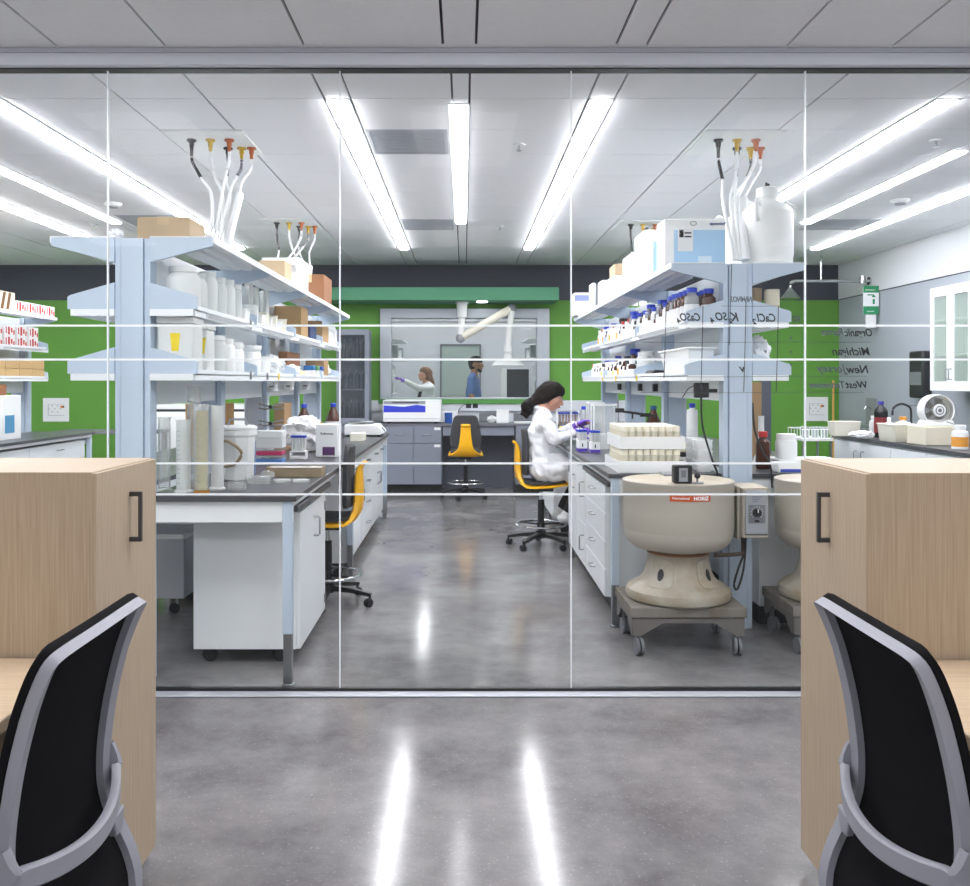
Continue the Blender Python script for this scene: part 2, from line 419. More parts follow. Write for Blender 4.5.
# rear room ---------------------------------------------------------
wall('wall_rear_room', M_wallwhite, [(-4, 4, 17.2, 17.3, 0, HC), (-4.1, -4, YB + T, 17.3, 0, HC), (4, 4.1, YB + T, 17.3, 0, HC)], 'pale walls of the room beyond the viewing window')
wall('ceiling_rear_room', M_ceil, [(-4.1, 4.1, YB + T, 17.3, HC, HC + .06)], 'white ceiling of the rear room')
wall('trim_5', mat('light_grey_panel', 'd3d8dd', .7), [(-4, 4, 17.185, 17.199, .0, 2.2)], 'grey lower panel of the rear room wall')
dr = thing('door_1', 'pale green-grey door in the far wall of the rear room', None, (0, 17.18, 0)); struct(dr)
dx0, dx1, dz = PX(440, 17.1), PX(481, 17.1), PZ(344, 17.1)
MB().box(dx0 + .03, dx1 - .03, -.03, 0, 0.01, dz - .03).build('door_leaf', mat('celadon_paint', 'a9b8b0', .5), dr)
MB().box(dx0, dx0 + .03, -.05, 0, 0, dz).box(dx1 - .03, dx1, -.05, 0, 0, dz).box(dx0, dx1, -.05, 0, dz - .03, dz).build('door_frame', M_midgray, dr)
MB().cyl((dx1 - .1, -.07, 1.0), (dx1 - .1, -.03, 1.0), .012).box(dx1 - .2, dx1 - .09, -.08, -.065, .99, 1.01).build('door_handle', M_steel, dr)
struct(MB().box(XL, XR, YB - .015, YB - .001, 0, .1).build('baseboard_back', M_charc), 'dark rubber skirting along the back wall')

# ---------------------------------------------------------------- ceiling lights
LIGHT = 24
M_lamp = mat('lit_diffuser', 'ffffff', .5, emit=('fbf9ff', LIGHT))
M_lamp2 = mat('lit_diffuser_dim', 'ffffff', .5, emit=('fbf9ff', LIGHT * .35))
M_lamp4 = mat('lit_diffuser_rear', 'ffffff', .5, emit=('fbf9ff', LIGHT * .5))
M_officefill = mat('office_fill_diffuser', 'ffffff', .5, emit=('fbf9ff', 9.2))  # emission of the added fill panels over the desks
def strip(x, y0, y1, z, w, label, m=M_lamp, grp=None):
    t = thing('ceiling_light', label, 'ceiling light', (x, (y0 + y1) / 2, z), 0, grp)
    L = (y1 - y0) / 2
    MB().box(-w / 2 - .012, -w / 2, -L, L, -.006, -.0005).box(w / 2, w / 2 + .012, -L, L, -.006, -.0005).box(-w / 2 - .012, w / 2 + .012, -L - .012, -L, -.006, -.0005).box(-w / 2 - .012, w / 2 + .012, L, L + .012, -.006, -.0005).build('light_frame', M_offwhite, t, smooth=False)
    MB().prism([(-w / 2, -.001), (w / 2, -.001), (w / 2 - .004, -.016), (w / 2 - .012, -.022), (-w / 2 + .012, -.022), (-w / 2 + .004, -.016)], 'y', -L, L).build('diffuser', m, t, smooth=False)
    return t
strip(-.697, 4.97, 10.48, HC, .11, 'long bright ceiling light above the centre aisle, left of the short one')
strip(.757, 4.97, 10.48, HC, .11, 'long bright ceiling light above the centre aisle, right of the short one')
strip(-.03, 5.05, 8.78, HC, .10, 'short ceiling light in the middle of the centre aisle', M_lamp2)
strip(-2.61, 4.97, 10.48, HC, .11, 'long ceiling light on the left ending behind the cardboard box')
strip(-3.39, 5.05, 8.78, HC, .10, 'short middle ceiling light over the left aisle', M_lamp2)
strip(-4.06, 4.97, 10.48, HC, .11, 'lowest of the long ceiling lights at far left')
strip(2.67, 4.97, 10.48, HC, .11, 'long ceiling light running behind the white carboy')
strip(3.335, 6.05, 8.78, HC, .10, 'short middle ceiling light over the right aisle', M_lamp2)
strip(4.09, 4.97, 10.48, HC, .11, 'long ceiling light nearest the right wall')
strip(-5.97, 4.97, 10.48, HC, .11, 'ceiling light outside the view at the left wall')
for x in (-2.2, -.7, .75, 2.2): strip(x, 12.7, 16.8, HC, .11, 'ceiling light of the rear room, seen only as floor reflection', M_lamp4, 'rear room ceiling lights')
for x, ya in [(x, y) for x in (-3.6, -1.85, 0, 1.85, 3.6) for y in (-1.6, 2.0)]: strip(x, ya, ya + 1.2, HF, .6, 'unseen panel added to light the office in front of the glass', M_officefill, 'added office fill panels')  # out-of-view panels added to brighten the front room

# vents, detectors, sprinklers
M_vent = mat('vent_grey', 'aeb2b9', .6)
def vent(x0, x1, y0, y1, label):
    t = thing('ceiling_vent', label, 'air vent', ((x0 + x1) / 2, (y0 + y1) / 2, HC)); a, b = (x1 - x0) / 2, (y1 - y0) / 2
    MB().box(-a, a, -b, -b + .02, -.006, -.0005).box(-a, a, b - .02, b, -.006, -.0005).box(-a, -a + .02, -b + .02, b - .02, -.006, -.0005).box(a - .02, a, -b + .02, b - .02, -.006, -.0005).build('vent_frame', M_vent, t, smooth=False)
    g = MB()
    n = 14
    for i in range(n):
        y = -b + .03 + (2 * b - .06) * i / n; g.box(-a + .02, a - .02, y, y + .022, -.005, -.002)
    g.build('vent_grille', M_vent, t, smooth=False)
    MB().box(-a + .02, a - .02, -b + .02, b - .02, -.0018, -.0005).build('vent_backing', M_midgray, t, smooth=False)
vent(-.61, -.105, 5.56, 6.14, 'grey ceiling vent left of the near end of the short middle light')
vent(-.61, -.105, 8.62, 9.2, 'grey ceiling vent beside the far end of the short middle light')
vent(3.42, 4.0, 8.62, 9.2, 'grey ceiling vent between the two right-hand ceiling lights')
vent(-3.27, -2.72, 8.4, 9.0, 'grey ceiling vent behind the cardboard box on the left shelf')
def detector(x, y, label):
    t = thing('smoke_detector', label, 'smoke detector', (x, y, HC))
    MB().lathe([(0, 0), (.075, -.0005), (.078, -.012), (.062, -.03), (.0, -.032)]).build('detector_body', M_offwhite, t)
    MB().lathe([(.045, -.031), (.045, -.042), (0, -.045)]).build('detector_head', M_gray, t)
detector(PX(113, 7.84), 7.84, 'smoke detector at left between two ceiling lights')
detector(PX(900, 7.7), 7.7, 'smoke detector at right between two ceiling lights')
def sprinkler(x, y, label):
    t = thing('sprinkler', label, 'sprinkler', (x, y, HC))
    MB().lathe([(0, -.0005), (.04, -.0005), (.035, -.008), (0, -.009)], seg=14).build('escutcheon', M_offwhite, t)
    MB().cyl((0, 0, -.008), (0, 0, -.04), .008).lathe([(0, -.04), (.02, -.041), (.02, -.044), (0, -.045)]).build('sprinkler_head', M_chrome, t)
sprinkler(PX(519, 5.9), 5.9, 'sprinkler head right of the short middle ceiling light')
sprinkler(PX(500, 9.0), 9.0, 'sprinkler head farther back near the right-hand aisle light')
sprinkler(PX(936, 5.8), 5.8, 'sprinkler head at far right of the lab ceiling')
sprinkler(PX(94, 8.9), 8.9, 'sprinkler head at the left of the lab ceiling')
# ================================================================ BENCHES AND RACKS
BZ = .878                      # bench top height
CA, CB, CC = -1.543, 1.552, -4.65   # island centre lines: left, right, far left
def bench(cx, side, y0, y1, label, legs, boards=(), W=.755):
    """half island: worktop on white legs with steel feet; side +1 = towards +x"""
    t = thing('lab_bench', label, 'lab bench', (cx, y0, 0)); L = y1 - y0
    def xr(a, b): return (a, b) if side > 0 else (-b, -a)
    a, b = xr(.086, W); MB().box(a, b, 0, L, BZ - .026, BZ).build('worktop', M_epoxy, t, bevel=.003)
    m = MB()
    for yy in (.02, L - .05): m.box(*xr(.09, W - .02), yy, yy + .025, BZ - .125, BZ - .027)
    m.box(*xr(W - .055, W - .02), .045, L - .05, BZ - .055, BZ - .027).box(*xr(.09, .12), .045, L - .05, BZ - .125, BZ - .027)
    m.build('apron', M_white, t, bevel=.002)
    for yy in legs:
        for q in (W - .065, .13):
            if q < .2 and yy < .5: continue
            x = side * (q + .0225) if q > .5 else side * q
            l = MB().box(x - .022, x + .022, yy, yy + .045, .24, BZ - .027).build('leg', M_steelblue, t, bevel=.003)
            MB().box(x - .020, x + .020, yy + .003, yy + .042, .012, .24).cyl((x, yy + .0225, .0005), (x, yy + .0225, .012), .03).build('foot', M_steel, l, bevel=.002)
    for ya, yb in boards:
        MB().box(*xr(.40, W - .01), ya, yb, BZ - .088, BZ - .062).build('pull_out_board', M_epoxy, t, bevel=.003)
    return t
bench(CA, 1, 4.12, 9.25, 'left bench of the centre aisle, carrying the measuring cylinders', (.012, 2.27, 5.083), ((.10, 1.14),), W=.774)
bench(CA, -1, 4.12, 9.25, 'bench behind the left shelving, on the far side of its posts', (.012, 2.42, 5.0))
bench(CB, -1, 5.12, 9.7, 'right bench of the centre aisle, where the seated woman works', (.012, 2.1, 4.52), ((.10, 1.2),), W=.73)
bench(CB, 1, 5.12, 9.7, 'bench right of the right-hand shelving, with the wide-mouth jar', (.012, 1.2, 4.46), W=.79)
bench(CC, 1, 4.5, 9.5, 'far left bench under the red and white boxes', (.012, 2.42, 4.93))

def rack(cx, ys, label, bw=.082, only=0):
    """double sided steel shelving: uprights, brackets, shelves on three levels"""
    t = thing('shelving_rack', label, 'shelving', (cx, ys[0], 0)); Y = [y - ys[0] for y in ys]
    for i, y in enumerate(Y):
        w = bw if i == 0 else .084
        m = MB().box(-w * .62, w * .62, y, y + .11, .002, 2.069).box(-w, -w * .66, y + .012, y + .10, .002, 2.069).box(w * .66, w, y + .012, y + .10, .002, 2.069)
        m.build('upright', M_steelblue, t, bevel=.002)
    for lv, (z, reach) in enumerate(((2.073, .375), (1.738, .30), (1.437, .30))):
        for sd in (-1, 1):
            if only and sd != only: continue
            for i, y in enumerate(Y):
                w = bw if i == 0 else .084
                if lv == 0: poly = [(w + .0005, z - .002), (reach, z - .002), (reach, z - .04), (reach - .02, z - .045), (w + .0005, z - .115)]
                else: poly = [(w + .0005, z + .002), (reach, z + .002), (reach, z + .058), (reach - .012, z + .066), (w + .0005, z + .125)]
                MB().prism([(sd * a, b) for a, b in poly], 'y', y + .002, y + (.03 if i == 0 else .012)).build('bracket', M_steelblue, t)
            m = MB(); y0 = .004; y1 = Y[-1] + .05
            zz = z if lv == 0 else z
            ins = .0 if lv == 0 else .015
            a, b = sd * .075, sd * (reach - ins)
            segs = [(Y[i] + (.112 if 1 else 0), Y[i + 1] - .002) for i in range(len(Y) - 1)]
            if lv == 0:
                m.box(min(sd * (bw + .001), b), max(sd * (bw + .001), b), 0, y1, z - .0015, z + .004)
                m.box(min(b, b + sd * .006), max(b, b + sd * .006), 0, y1, z - .028, z + .0035)
            else:
                m.box(min(sd * (bw + .001), b), max(sd * (bw + .001), b), 0, y1, z - .004, z + .0015)
                m.box(min(b - sd * .006, b), max(b - sd * .006, b), .031, y1, z - .03, z + .022)
                m.box(min(sd * (bw + .001), b), max(sd * (bw + .001), b), 0, .012, z - .03, z - .004)
            m.build('shelf', M_white, t)
            if lv < 2:
                m = MB()
                for ya, yb in segs:
                    zt = z - .002 if lv == 0 else z - .0045
                    for xx in (.2, .27):
                        m.prism([(sd * (xx - .03), zt), (sd * (xx - .018), zt - .018), (sd * (xx + .018), zt - .018), (sd * (xx + .03), zt)], 'y', ya + .1, yb - .1)
                m.build('shelf_stiffener', M_white, t)
    # service raceway with sockets between the posts
    for ya, yb in zip(Y, Y[1:]):
        MB().box(-.05, .05, ya + .115, yb - .005, 1.29, 1.405).build('service_raceway', M_white, t)
        MB().box(-.012, .012, ya + .115, yb - .005, 1.445, 2.06).build('back_panel', M_white, t)
    return t
rack(CA, [4.18, 5.4, 6.65, 7.9, 9.1], 'pale blue steel shelving left of the centre aisle, full of white plasticware')
rack(CB, [5.09, 6.6, 8.1, 9.55], 'pale blue steel shelving right of the aisle, full of capped bottles')
rack(CC, [5.9, 7.1, 8.3, 9.4], 'shelving at far left holding red and white boxes', only=1)

# ---------------------------------------------------------------- under-bench cabinets (front faces +x when side=1)
def dhandle(parent, x, y, z, side, ln=.1, vertical=True, m=None, name='handle'):
    b = MB(); h = ln / 2; o = side * .032
    d = (0, 0, h) if vertical else (0, h, 0)
    P = [(x, y - d[1], z - d[2]), (x + o * .8, y - d[1], z - d[2]), (x + o, y - d[1] * .9, z - d[2] * .9), (x + o, y + d[1] * .9, z + d[2] * .9), (x + o * .8, y + d[1], z + d[2]), (x, y + d[1], z + d[2])]
    return b.tube(P, .005, 8).build(name, m or M_steel, parent)
def cab(label, cx, side, y0, y1, z0, z1, fronts, depth=.53, xf=.70, casters=False, toe=True, m=None, hinge=False):
    """fronts: list of (ya,yb,za,zb,'door'|'drawer') fractions; front plane at distance xf from the centre line"""
    t = thing('base_cabinet', label, 'cabinet', (cx + side * xf, (y0 + y1) / 2, 0)); H = (y1 - y0) / 2; m = m or M_white
    a, b = (-depth, -.02) if side > 0 else (.02, depth)
    MB().box(a, b, -H, H, z0, z1).build('carcass', m, t, bevel=.002)
    for ya, yb, za, zb, kind in fronts:
        A, B = -H + 2 * H * ya + .003, -H + 2 * H * yb - .003; C, D = z0 + (z1 - z0) * za + .002, z0 + (z1 - z0) * zb - .002
        p = MB().box(min(0, -side * .0195), max(0, -side * .0195), A, B, C, D).build('door' if kind[:4] == 'door' else 'drawer', m, t, bevel=.002)
        if kind == 'drawer': dhandle(p, 0, (A + B) / 2, (C + D) / 2 + (D - C) * .15, side, .1, False)
        else:
            far = kind.endswith('far'); yy = (A + B) / 2 if kind.endswith('mid') else (B - .06) if far else (A + .06)
            dhandle(p, 0, yy, D - .13, side, .1, True)
            if hinge:
                hy = A + .015 if far else B - .015
                for hz in (C + .07, D - .07): MB().box(0, side * .004, hy - .018, hy + .018, hz - .025, hz + .025).cyl((side * .004, hy - .018, hz - .025), (side * .004, hy - .018, hz + .025), .006).build('hinge', M_steel, p)
    if toe:
        MB().box(a + side * .0, b - side * .05 if side > 0 else b, -H, H, .001, z0).build('toe_kick', M_black, t) if side > 0 else MB().box(a + .05, b, -H, H, .001, z0).build('toe_kick', M_black, t)
    if casters:
        for qx in (a + .08, b - .08):
            for qy in (-H + .07, H - .07): caster(t, (qx, qy), .035, z0)
    return t
def caster(parent, xy, r, ztop, rz=.6, m=None, name='caster', w=.014):
    c, s = math.cos(rz), math.sin(rz); x, y = xy; b = MB(); ox, oy = -c * r * .5, -s * r * .5
    zc = r + .001
    n = Vector((-s, c, 0))
    for q in (-1, 1):
        p = Vector((x + ox, y + oy, zc)) + n * q * w * .7
        b.cyl(p - n * w * .45, p + n * w * .45, r, seg=14)
    o = b.build(name, m or M_dark, parent)
    f = MB(); f.cyl((x, y, zc + r * .6), (x, y, ztop), r * .3, seg=10)
    f.hull([((x, y, zc + r * 1.0), r * .3), ((x + ox, y + oy, zc), r * .28)])
    f.build('caster_fork', M_gray if m is None else m, o)
    return o
cab('white mobile cabinet with a D-handle door at the front of the left bench', CA, 1, 4.46, 5.26, .075, .755, [(0, 1, 0, 1, 'doormid')], xf=.732, casters=True, toe=False, hinge=True)
two = [(0, .5, 0, .74, 'doorfar'), (.5, 1, 0, .74, 'door'), (0, .5, .74, 1, 'drawer'), (.5, 1, .74, 1, 'drawer')]
drw = [(0, 1, k / 4, (k + 1) / 4, 'drawer') for k in range(4)]
cab('white cabinet with a drawer over a door, just behind the yellow stool on the left', CA, 1, 6.45, 7.25, .10, .80, [(0, 1, 0, .76, 'doorfar'), (0, 1, .76, 1, 'drawer')], xf=.715)
cab('white four-drawer cabinet in the middle of the left bench', CA, 1, 7.27, 8.05, .10, .80, drw, xf=.715)
cab('white cabinet with two doors and drawers at the far end of the left bench', CA, 1, 8.07, 9.19, .10, .80, two, xf=.715)
cab('white four-drawer cabinet at the near end of the right bench', CB, -1, 5.36, 6.2, .12, .785, drw, xf=.715)
cab('white cabinet with door and low handle second along the right bench', CB, -1, 6.22, 6.72, .12, .785, [(0, 1, 0, .44, 'door'), (0, 1, .44, 1, 'door')], xf=.715)
cab('narrow white cabinet beside the seated woman', CB, -1, 6.74, 7.18, .12, .785, [(0, 1, 0, 1, 'door')], xf=.715, hinge=True)
cab('white drawer cabinet beyond the seated woman under the right bench', CB, -1, 8.4, 9.6, .12, .785, two, xf=.715)
cab('white cabinet under the hidden half of the left island', CA, -1, 6.75, 9.0, .10, .74, two, xf=.70)
cab('white cabinet under the far left bench', CC, 1, 7.0, 9.4, .10, .80, two, xf=.69)
cab('white cabinet behind the second centrifuge', CB, 1, 5.22, 6.3, .10, .74, two, xf=.69)
cab('white cabinet under the bench right of the right-hand shelving', CB, 1, 6.4, 9.5, .10, .80, two, xf=.69)
# grey bin under the far half of the left island
t = thing('storage_bin', 'grey open storage bin on a low dolly under the left bench', 'bin', (-1.98, 5.62, 0))
MB().box(-.30, .30, -.22, -.20, .10, .48).box(-.30, .30, .20, .22, .10, .48).box(-.30, -.28, -.20, .20, .10, .48).box(.28, .30, -.20, .20, .10, .48).box(-.28, .28, -.2, .2, .10, .12).build('bin_body', mat('pale_grey_bin', 'c3c7cc', .5), t, bevel=.004)
MB().box(-.31, .31, -.235, -.222, .46, .485).box(-.31, .31, .222, .235, .46, .485).box(-.313, -.3005, -.235, .235, .46, .485).box(.3005, .313, -.235, .235, .46, .485).build('rim', M_offwhite, t)
for x in (-.24, .24):
    for y in (-.16, .16): caster(t, (x, y), .03, .10)
tag(MB().box(-.11, .11, -.12, .12, 0, .13).build('carton', mat('olive_card', '8d8452', .8, var=.3, vscale=12), loc=(-1.86, 6.15, .001), bevel=.003), 'low olive carton on the floor behind the grey bin', 'box')

# ---------------------------------------------------------------- lab stools
def make_stool():
    t = thing('lab_stool', '', 'stool')
    MB().ribbon([(.215, .555, .17), (.20, .545, .195), (.10, .53, .205), (-.06, .520, .21), (-.13, .525, .205), (-.165, .55, .15, 0, .045), (-.188, .60, .095, 0, .06), (-.195, .66, .078, 0, .065), (-.197, .74, .068, 0, .06), (-.198, .82, .060, 0, .05), (-.205, .86, .058, 0, .035), (-.222, .885, .058, 0, .026), (-.240, .895, .056, 0, .022)], .034).build('seat_shell', M_yellow, t, angle=50)
    MB().ribbon([(.20, .572, .16), (.18, .572, .18), (.05, .555, .185), (-.08, .552, .18), (-.15, .56, .14)], .034).build('seat_pad', M_pad, t, angle=60)
    MB().ribbon([(-.132, .62, .15), (-.130, .65, .185), (-.132, .75, .185), (-.134, .88, .165), (-.140, .97, .145), (-.145, 1.0, .115)], .052).build('back_pad', M_pad, t, angle=60)
    MB().box(-.09, .10, -.07, .07, .475, .506).cyl((.02, .05, .485), (.02, .26, .475), .007, seg=8).build('tilt_mechanism', M_black, t, bevel=.006)
    MB().cyl((0, 0, .40), (0, 0, .476), .014).build('piston', M_chrome, t)
    MB().cyl((0, 0, .13), (0, 0, .40), .027).cyl((0, 0, .075), (0, 0, .14), .042).build('column', M_black, t)
    r = MB().tube(circ(.215, 28, .19), .009, 8, closed=True).build('foot_ring', M_chrome, t)
    m = MB().cyl((0, 0, .17), (0, 0, .21), .034)
    for k in range(3): a = 2 * PI * k / 3 + .4; m.cyl((.03 * math.cos(a), .03 * math.sin(a), .19), (.21 * math.cos(a), .21 * math.sin(a), .19), .007, seg=8)
    m.build('ring_bracket', M_black, r)
    m = MB()
    for k in range(5):
        a = 2 * PI * k / 5 + .35; c, s = math.cos(a), math.sin(a)
        m.sweep([(.03 * c, .03 * s, .105), (.16 * c, .16 * s, .098), (.29 * c, .29 * s, .075)], rect(.02, .014), scale=[1.25, 1, .75])
    m.build('star_base', M_black, t)
    for k in range(5):
        a = 2 * PI * k / 5 + .35; caster(t, (.285 * math.cos(a), .285 * math.sin(a)), .027, .075, a + 1.2, M_black)
    return t
place('stool', make_stool, (-.86, 5.68, 0), PI, 'yellow stool with black pad tucked under the left bench', 'yellow shell lab stools')
place('stool', make_stool, (.02, 10.85, 0), PI / 2, 'yellow stool seen from behind at the back counter under the window', 'yellow shell lab stools')
place('stool', make_stool, (.655, 7.66, 0), 0, 'yellow stool the woman in the lab coat sits on', 'yellow shell lab stools')

# ---------------------------------------------------------------- office chairs in front
def make_office_chair(tab=1):
    t = thing('office_chair', '', 'office chair')
    ST = [(.915, .086), (.895, .074), (.86, .060), (.80, .042), (.70, .018), (.60, .003), (.53, .0), (.47, .008), (.40, .035), (.34, .064), (.28, .080), (.22, .076)]
    def prof(v):      # v 0 top .. 1 bottom
        q = v * (len(ST) - 1); i = min(int(q), len(ST) - 2); f = q - i
        def cr(k):
            g = lambda j: ST[max(0, min(len(ST) - 1, j))][k]
            a, b, c, d = g(i - 1), g(i), g(i + 1), g(i + 2)
            return .5 * (2 * b + (c - a) * f + (2 * a - 5 * b + 4 * c - d) * f * f + (3 * b - a - 3 * c + d) * f ** 3)
        return cr(0), cr(1)
    def half(z): return .232 - .02 * max(0, (.55 - z) / .33) + (.004 * max(0, (z - .8) / .1))
    def S(u, v, off=0.0):
        z, o = prof(v); z2, o2 = prof(min(1, v + .01)); z1, o1 = prof(max(0, v - .01))
        tz, tx = z2 - z1, -(o2 - o1); l = math.hypot(tz, tx); nx, nz = -tz / l, tx / l     # nx>0 : towards the sitter
        wrap = .010 * abs(u) ** 2.2 * (1 if z < .8 else max(.2, 1 - (z - .8) / .11 * .8))
        return Vector((-.23 - o + wrap + nx * off, u * half(z), z + nz * off))
    def loop(ins_u, ins_v, n=120, p=10):
        L = []
        for k in range(n):
            a = 2 * PI * k / n; c, s = math.cos(a), math.sin(a); r = (abs(c) ** p + abs(s) ** p) ** (-1 / p)
            L.append((c * r * (1 - ins_u), .5 - .5 * s * r * (1 - ins_v)))
        return L
    def ring(lo, li, o_out, o_in, nm, m, lab=None):
        b = MB(); R = []
        for L, off in ((lo, o_out[0]), (lo, o_out[1]), (li, o_in[1]), (li, o_in[0])):
            R.append([b.bm.verts.new(S(u, v, off)) for u, v in L])
        n = len(lo)
        for j in range(4):
            for k in range(n): b._q([R[j][k], R[j][(k + 1) % n], R[(j + 1) % 4][(k + 1) % n], R[(j + 1) % 4][k]])
        return b.build(nm, m, t, label=lab, angle=50)
    M_fr = mat('light_grey_nylon', '8d8f97', .48)
    ring(loop(.0, .0), loop(.145, .058), (.002, -.021), (.002, -.014), 'back_frame', M_fr)
    # fabric shell in front of the frame
    M_mesh = mat('black_woven_mesh', '151517', .95, spec=.1, bump=.4, bscale=500)
    b = MB(); NU, NVv = 18, 36; A, B = [], []
    for i in range(NVv + 1):
        v = i / NVv * 1.0; ra, rb = [], []
        for j in range(NU + 1):
            u = -1 + 2 * j / NU
            # round the corners
            pv = abs(2 * v - 1); uu = u * (1 - max(0, pv ** 10) * .16) * 1.015
            e = 1 - .5 * max(abs(u) ** 8, pv ** 12)
            ra.append(b.bm.verts.new(S(uu, v, .003))); rb.append(b.bm.verts.new(S(uu, v, .006 + .022 * e)))
        A.append(ra); B.append(rb)
    for i in range(NVv):
        for j in range(NU):
            b._q([A[i][j], A[i + 1][j], A[i + 1][j + 1], A[i][j + 1]]); b._q([B[i][j], B[i][j + 1], B[i + 1][j + 1], B[i + 1][j]])
        b._q([A[i][0], B[i][0], B[i + 1][0], A[i + 1][0]]); b._q([A[i][-1], A[i + 1][-1], B[i + 1][-1], B[i][-1]])
    for i in (0, NVv):
        for j in range(NU): b._q([A[i][j], A[i][j + 1], B[i][j + 1], B[i][j]])
    b.build('back_mesh', M_mesh, t, angle=60)
    # lumbar yoke
    P = []
    for k in range(-10, 11):
        q = k / 10; y = .236 * q; P.append((-.23 + .012 * q * q - .03 - .045 * (1 - q * q), y, .515 - .035 * (1 - q ** 2)))
    P = [(-.225, -.236, .565)] + P + [(-.225, .236, .565)]
    y_ = MB().sweep(spline(P, 4), [(-.011, -.017), (-.004, -.022), (.008, -.02), (.011, 0), (.008, .02), (-.004, .022), (-.011, .017)]).build('lumbar_yoke', M_fr, t, angle=50)
    MB().prism([(tab * a, b) for a, b in ((.085, .467), (.145, .475), (.138, .435), (.125, .424), (.10, .424))], 'x', -.306, -.288).build('adjuster_tab', M_fr, y_, bevel=.004)
    # seat, arms, base
    MB().ribbon([(.26, .44, .20), (.25, .455, .235), (.10, .465, .25), (-.10, .46, .25), (-.20, .455, .23), (-.215, .45, .20)], .07).build('seat', M_pad, t, angle=60)
    for s in (-1, 1):
        a = MB().sweep(spline([(.02, s * .20, .40), (.02, s * .285, .42), (.0, s * .30, .50), (-.0, s * .30, .585)], 5), rect(.02, .011), up=(1, 0, 0)).build('armrest', M_fr, t, bevel=.003)
        MB().ribbon([(.13, .60, .04), (.12, .603, .045), (-.11, .603, .045), (-.125, .60, .035)], .025).build('arm_pad', M_midgray, a, loc=(0, s * .30, 0))
    MB().prism([(-.31, .20), (-.31, .24), (-.12, .38), (.1, .40), (.1, .33), (-.1, .32)], 'y', -.06, .06).build('spine', M_fr, t, bevel=.006)
    MB().cyl((0, 0, .20), (0, 0, .36), .025).cyl((0, 0, .07), (0, 0, .2), .035).build('column', M_black, t)
    m = MB()
    for k in range(5):
        a = 2 * PI * k / 5 + .2; c, s = math.cos(a), math.sin(a)
        m.sweep([(.03 * c, .03 * s, .11), (.16 * c, .16 * s, .10), (.31 * c, .31 * s, .075)], rect(.022, .015), scale=[1.3, 1, .8])
    m.build('star_base', M_fr, t)
    for k in range(5):
        a = 2 * PI * k / 5 + .2; caster(t, (.305 * math.cos(a), .305 * math.sin(a)), .029, .075, a + 1.2, M_black)
    return t
place('office_a', lambda: make_office_chair(-1), (-1.05, 1.83, 0), PI, 'grey framed mesh office chair at the left desk', 'mesh office chairs')
place('office_b', make_office_chair, (1.125, 1.83, 0), 0, 'grey framed mesh office chair at the right desk', 'mesh office chairs')

# ---------------------------------------------------------------- oak storage cabinets and desks
def oak_cabinet(label, xface, side, y0, y1, h):
    """side -1: left cabinet whose door faces +x"""
    t = thing('storage_cabinet', label, 'cabinet', (xface, (y0 + y1) / 2, 0)); H = (y1 - y0) / 2; s = side
    MB().box(min(s * .0125, s * .75), max(s * .0125, s * .75), -H, H, .06, h).build('carcass', M_wood, t, bevel=.0015)
    d = MB().box(min(0, s * .0115), max(0, s * .0115), -H - .006, H - .001, .045, h - .003).build('door', M_wood, t, bevel=.001)
    b = MB(); z0, z1 = .970, 1.104; o = -s * .024; yy = .005
    b.box(min(0, o), max(0, o), yy - .006, yy + .006, z0, z0 + .012).box(min(0, o), max(0, o), yy - .006, yy + .006, z1 - .012, z1).box(min(o, o - s * .008), max(o, o - s * .008), yy - .006, yy + .006, z0, z1)
    b.build('handle', mat('dark_nickel', '55565a', .35, .8), d)
    MB().box(min(s * .05, s * .74), max(s * .05, s * .74), -H + .02, H - .02, .001, .06).build('plinth', M_black, t)
    return t
oak_cabinet('oak storage cabinet on the left, its handle towards the aisle', -.902, -1, 2.215, 2.636, 1.178)
oak_cabinet('oak storage cabinet on the right, its handle towards the aisle', .98, 1, 2.2, 2.62, 1.178)
def desk(label, x, s, y1):
    t = thing('desk', label, 'desk', (x, y1, 0)); L = 1.75
    MB().box(min(0, s * .78), max(0, s * .78), -L, -.002, .694, .724).build('desktop', M_woodtop, t, bevel=.004)
    for yy in (-L + .1,):
        for q in (.2, .7): MB().box(s * q - .025, s * q + .025, yy, yy + .05, .002, .694).build('leg', M_gray, t, bevel=.003)
    MB().box(min(s * .66, s * .68), max(s * .66, s * .68), -L + .15, -.16, .4, .694).build('modesty_panel', M_wood, t)
desk('oak topped desk in front of the left storage cabinet', -.925, -1, 2.208)
desk('oak topped desk in front of the right storage cabinet', .965, 1, 2.192)

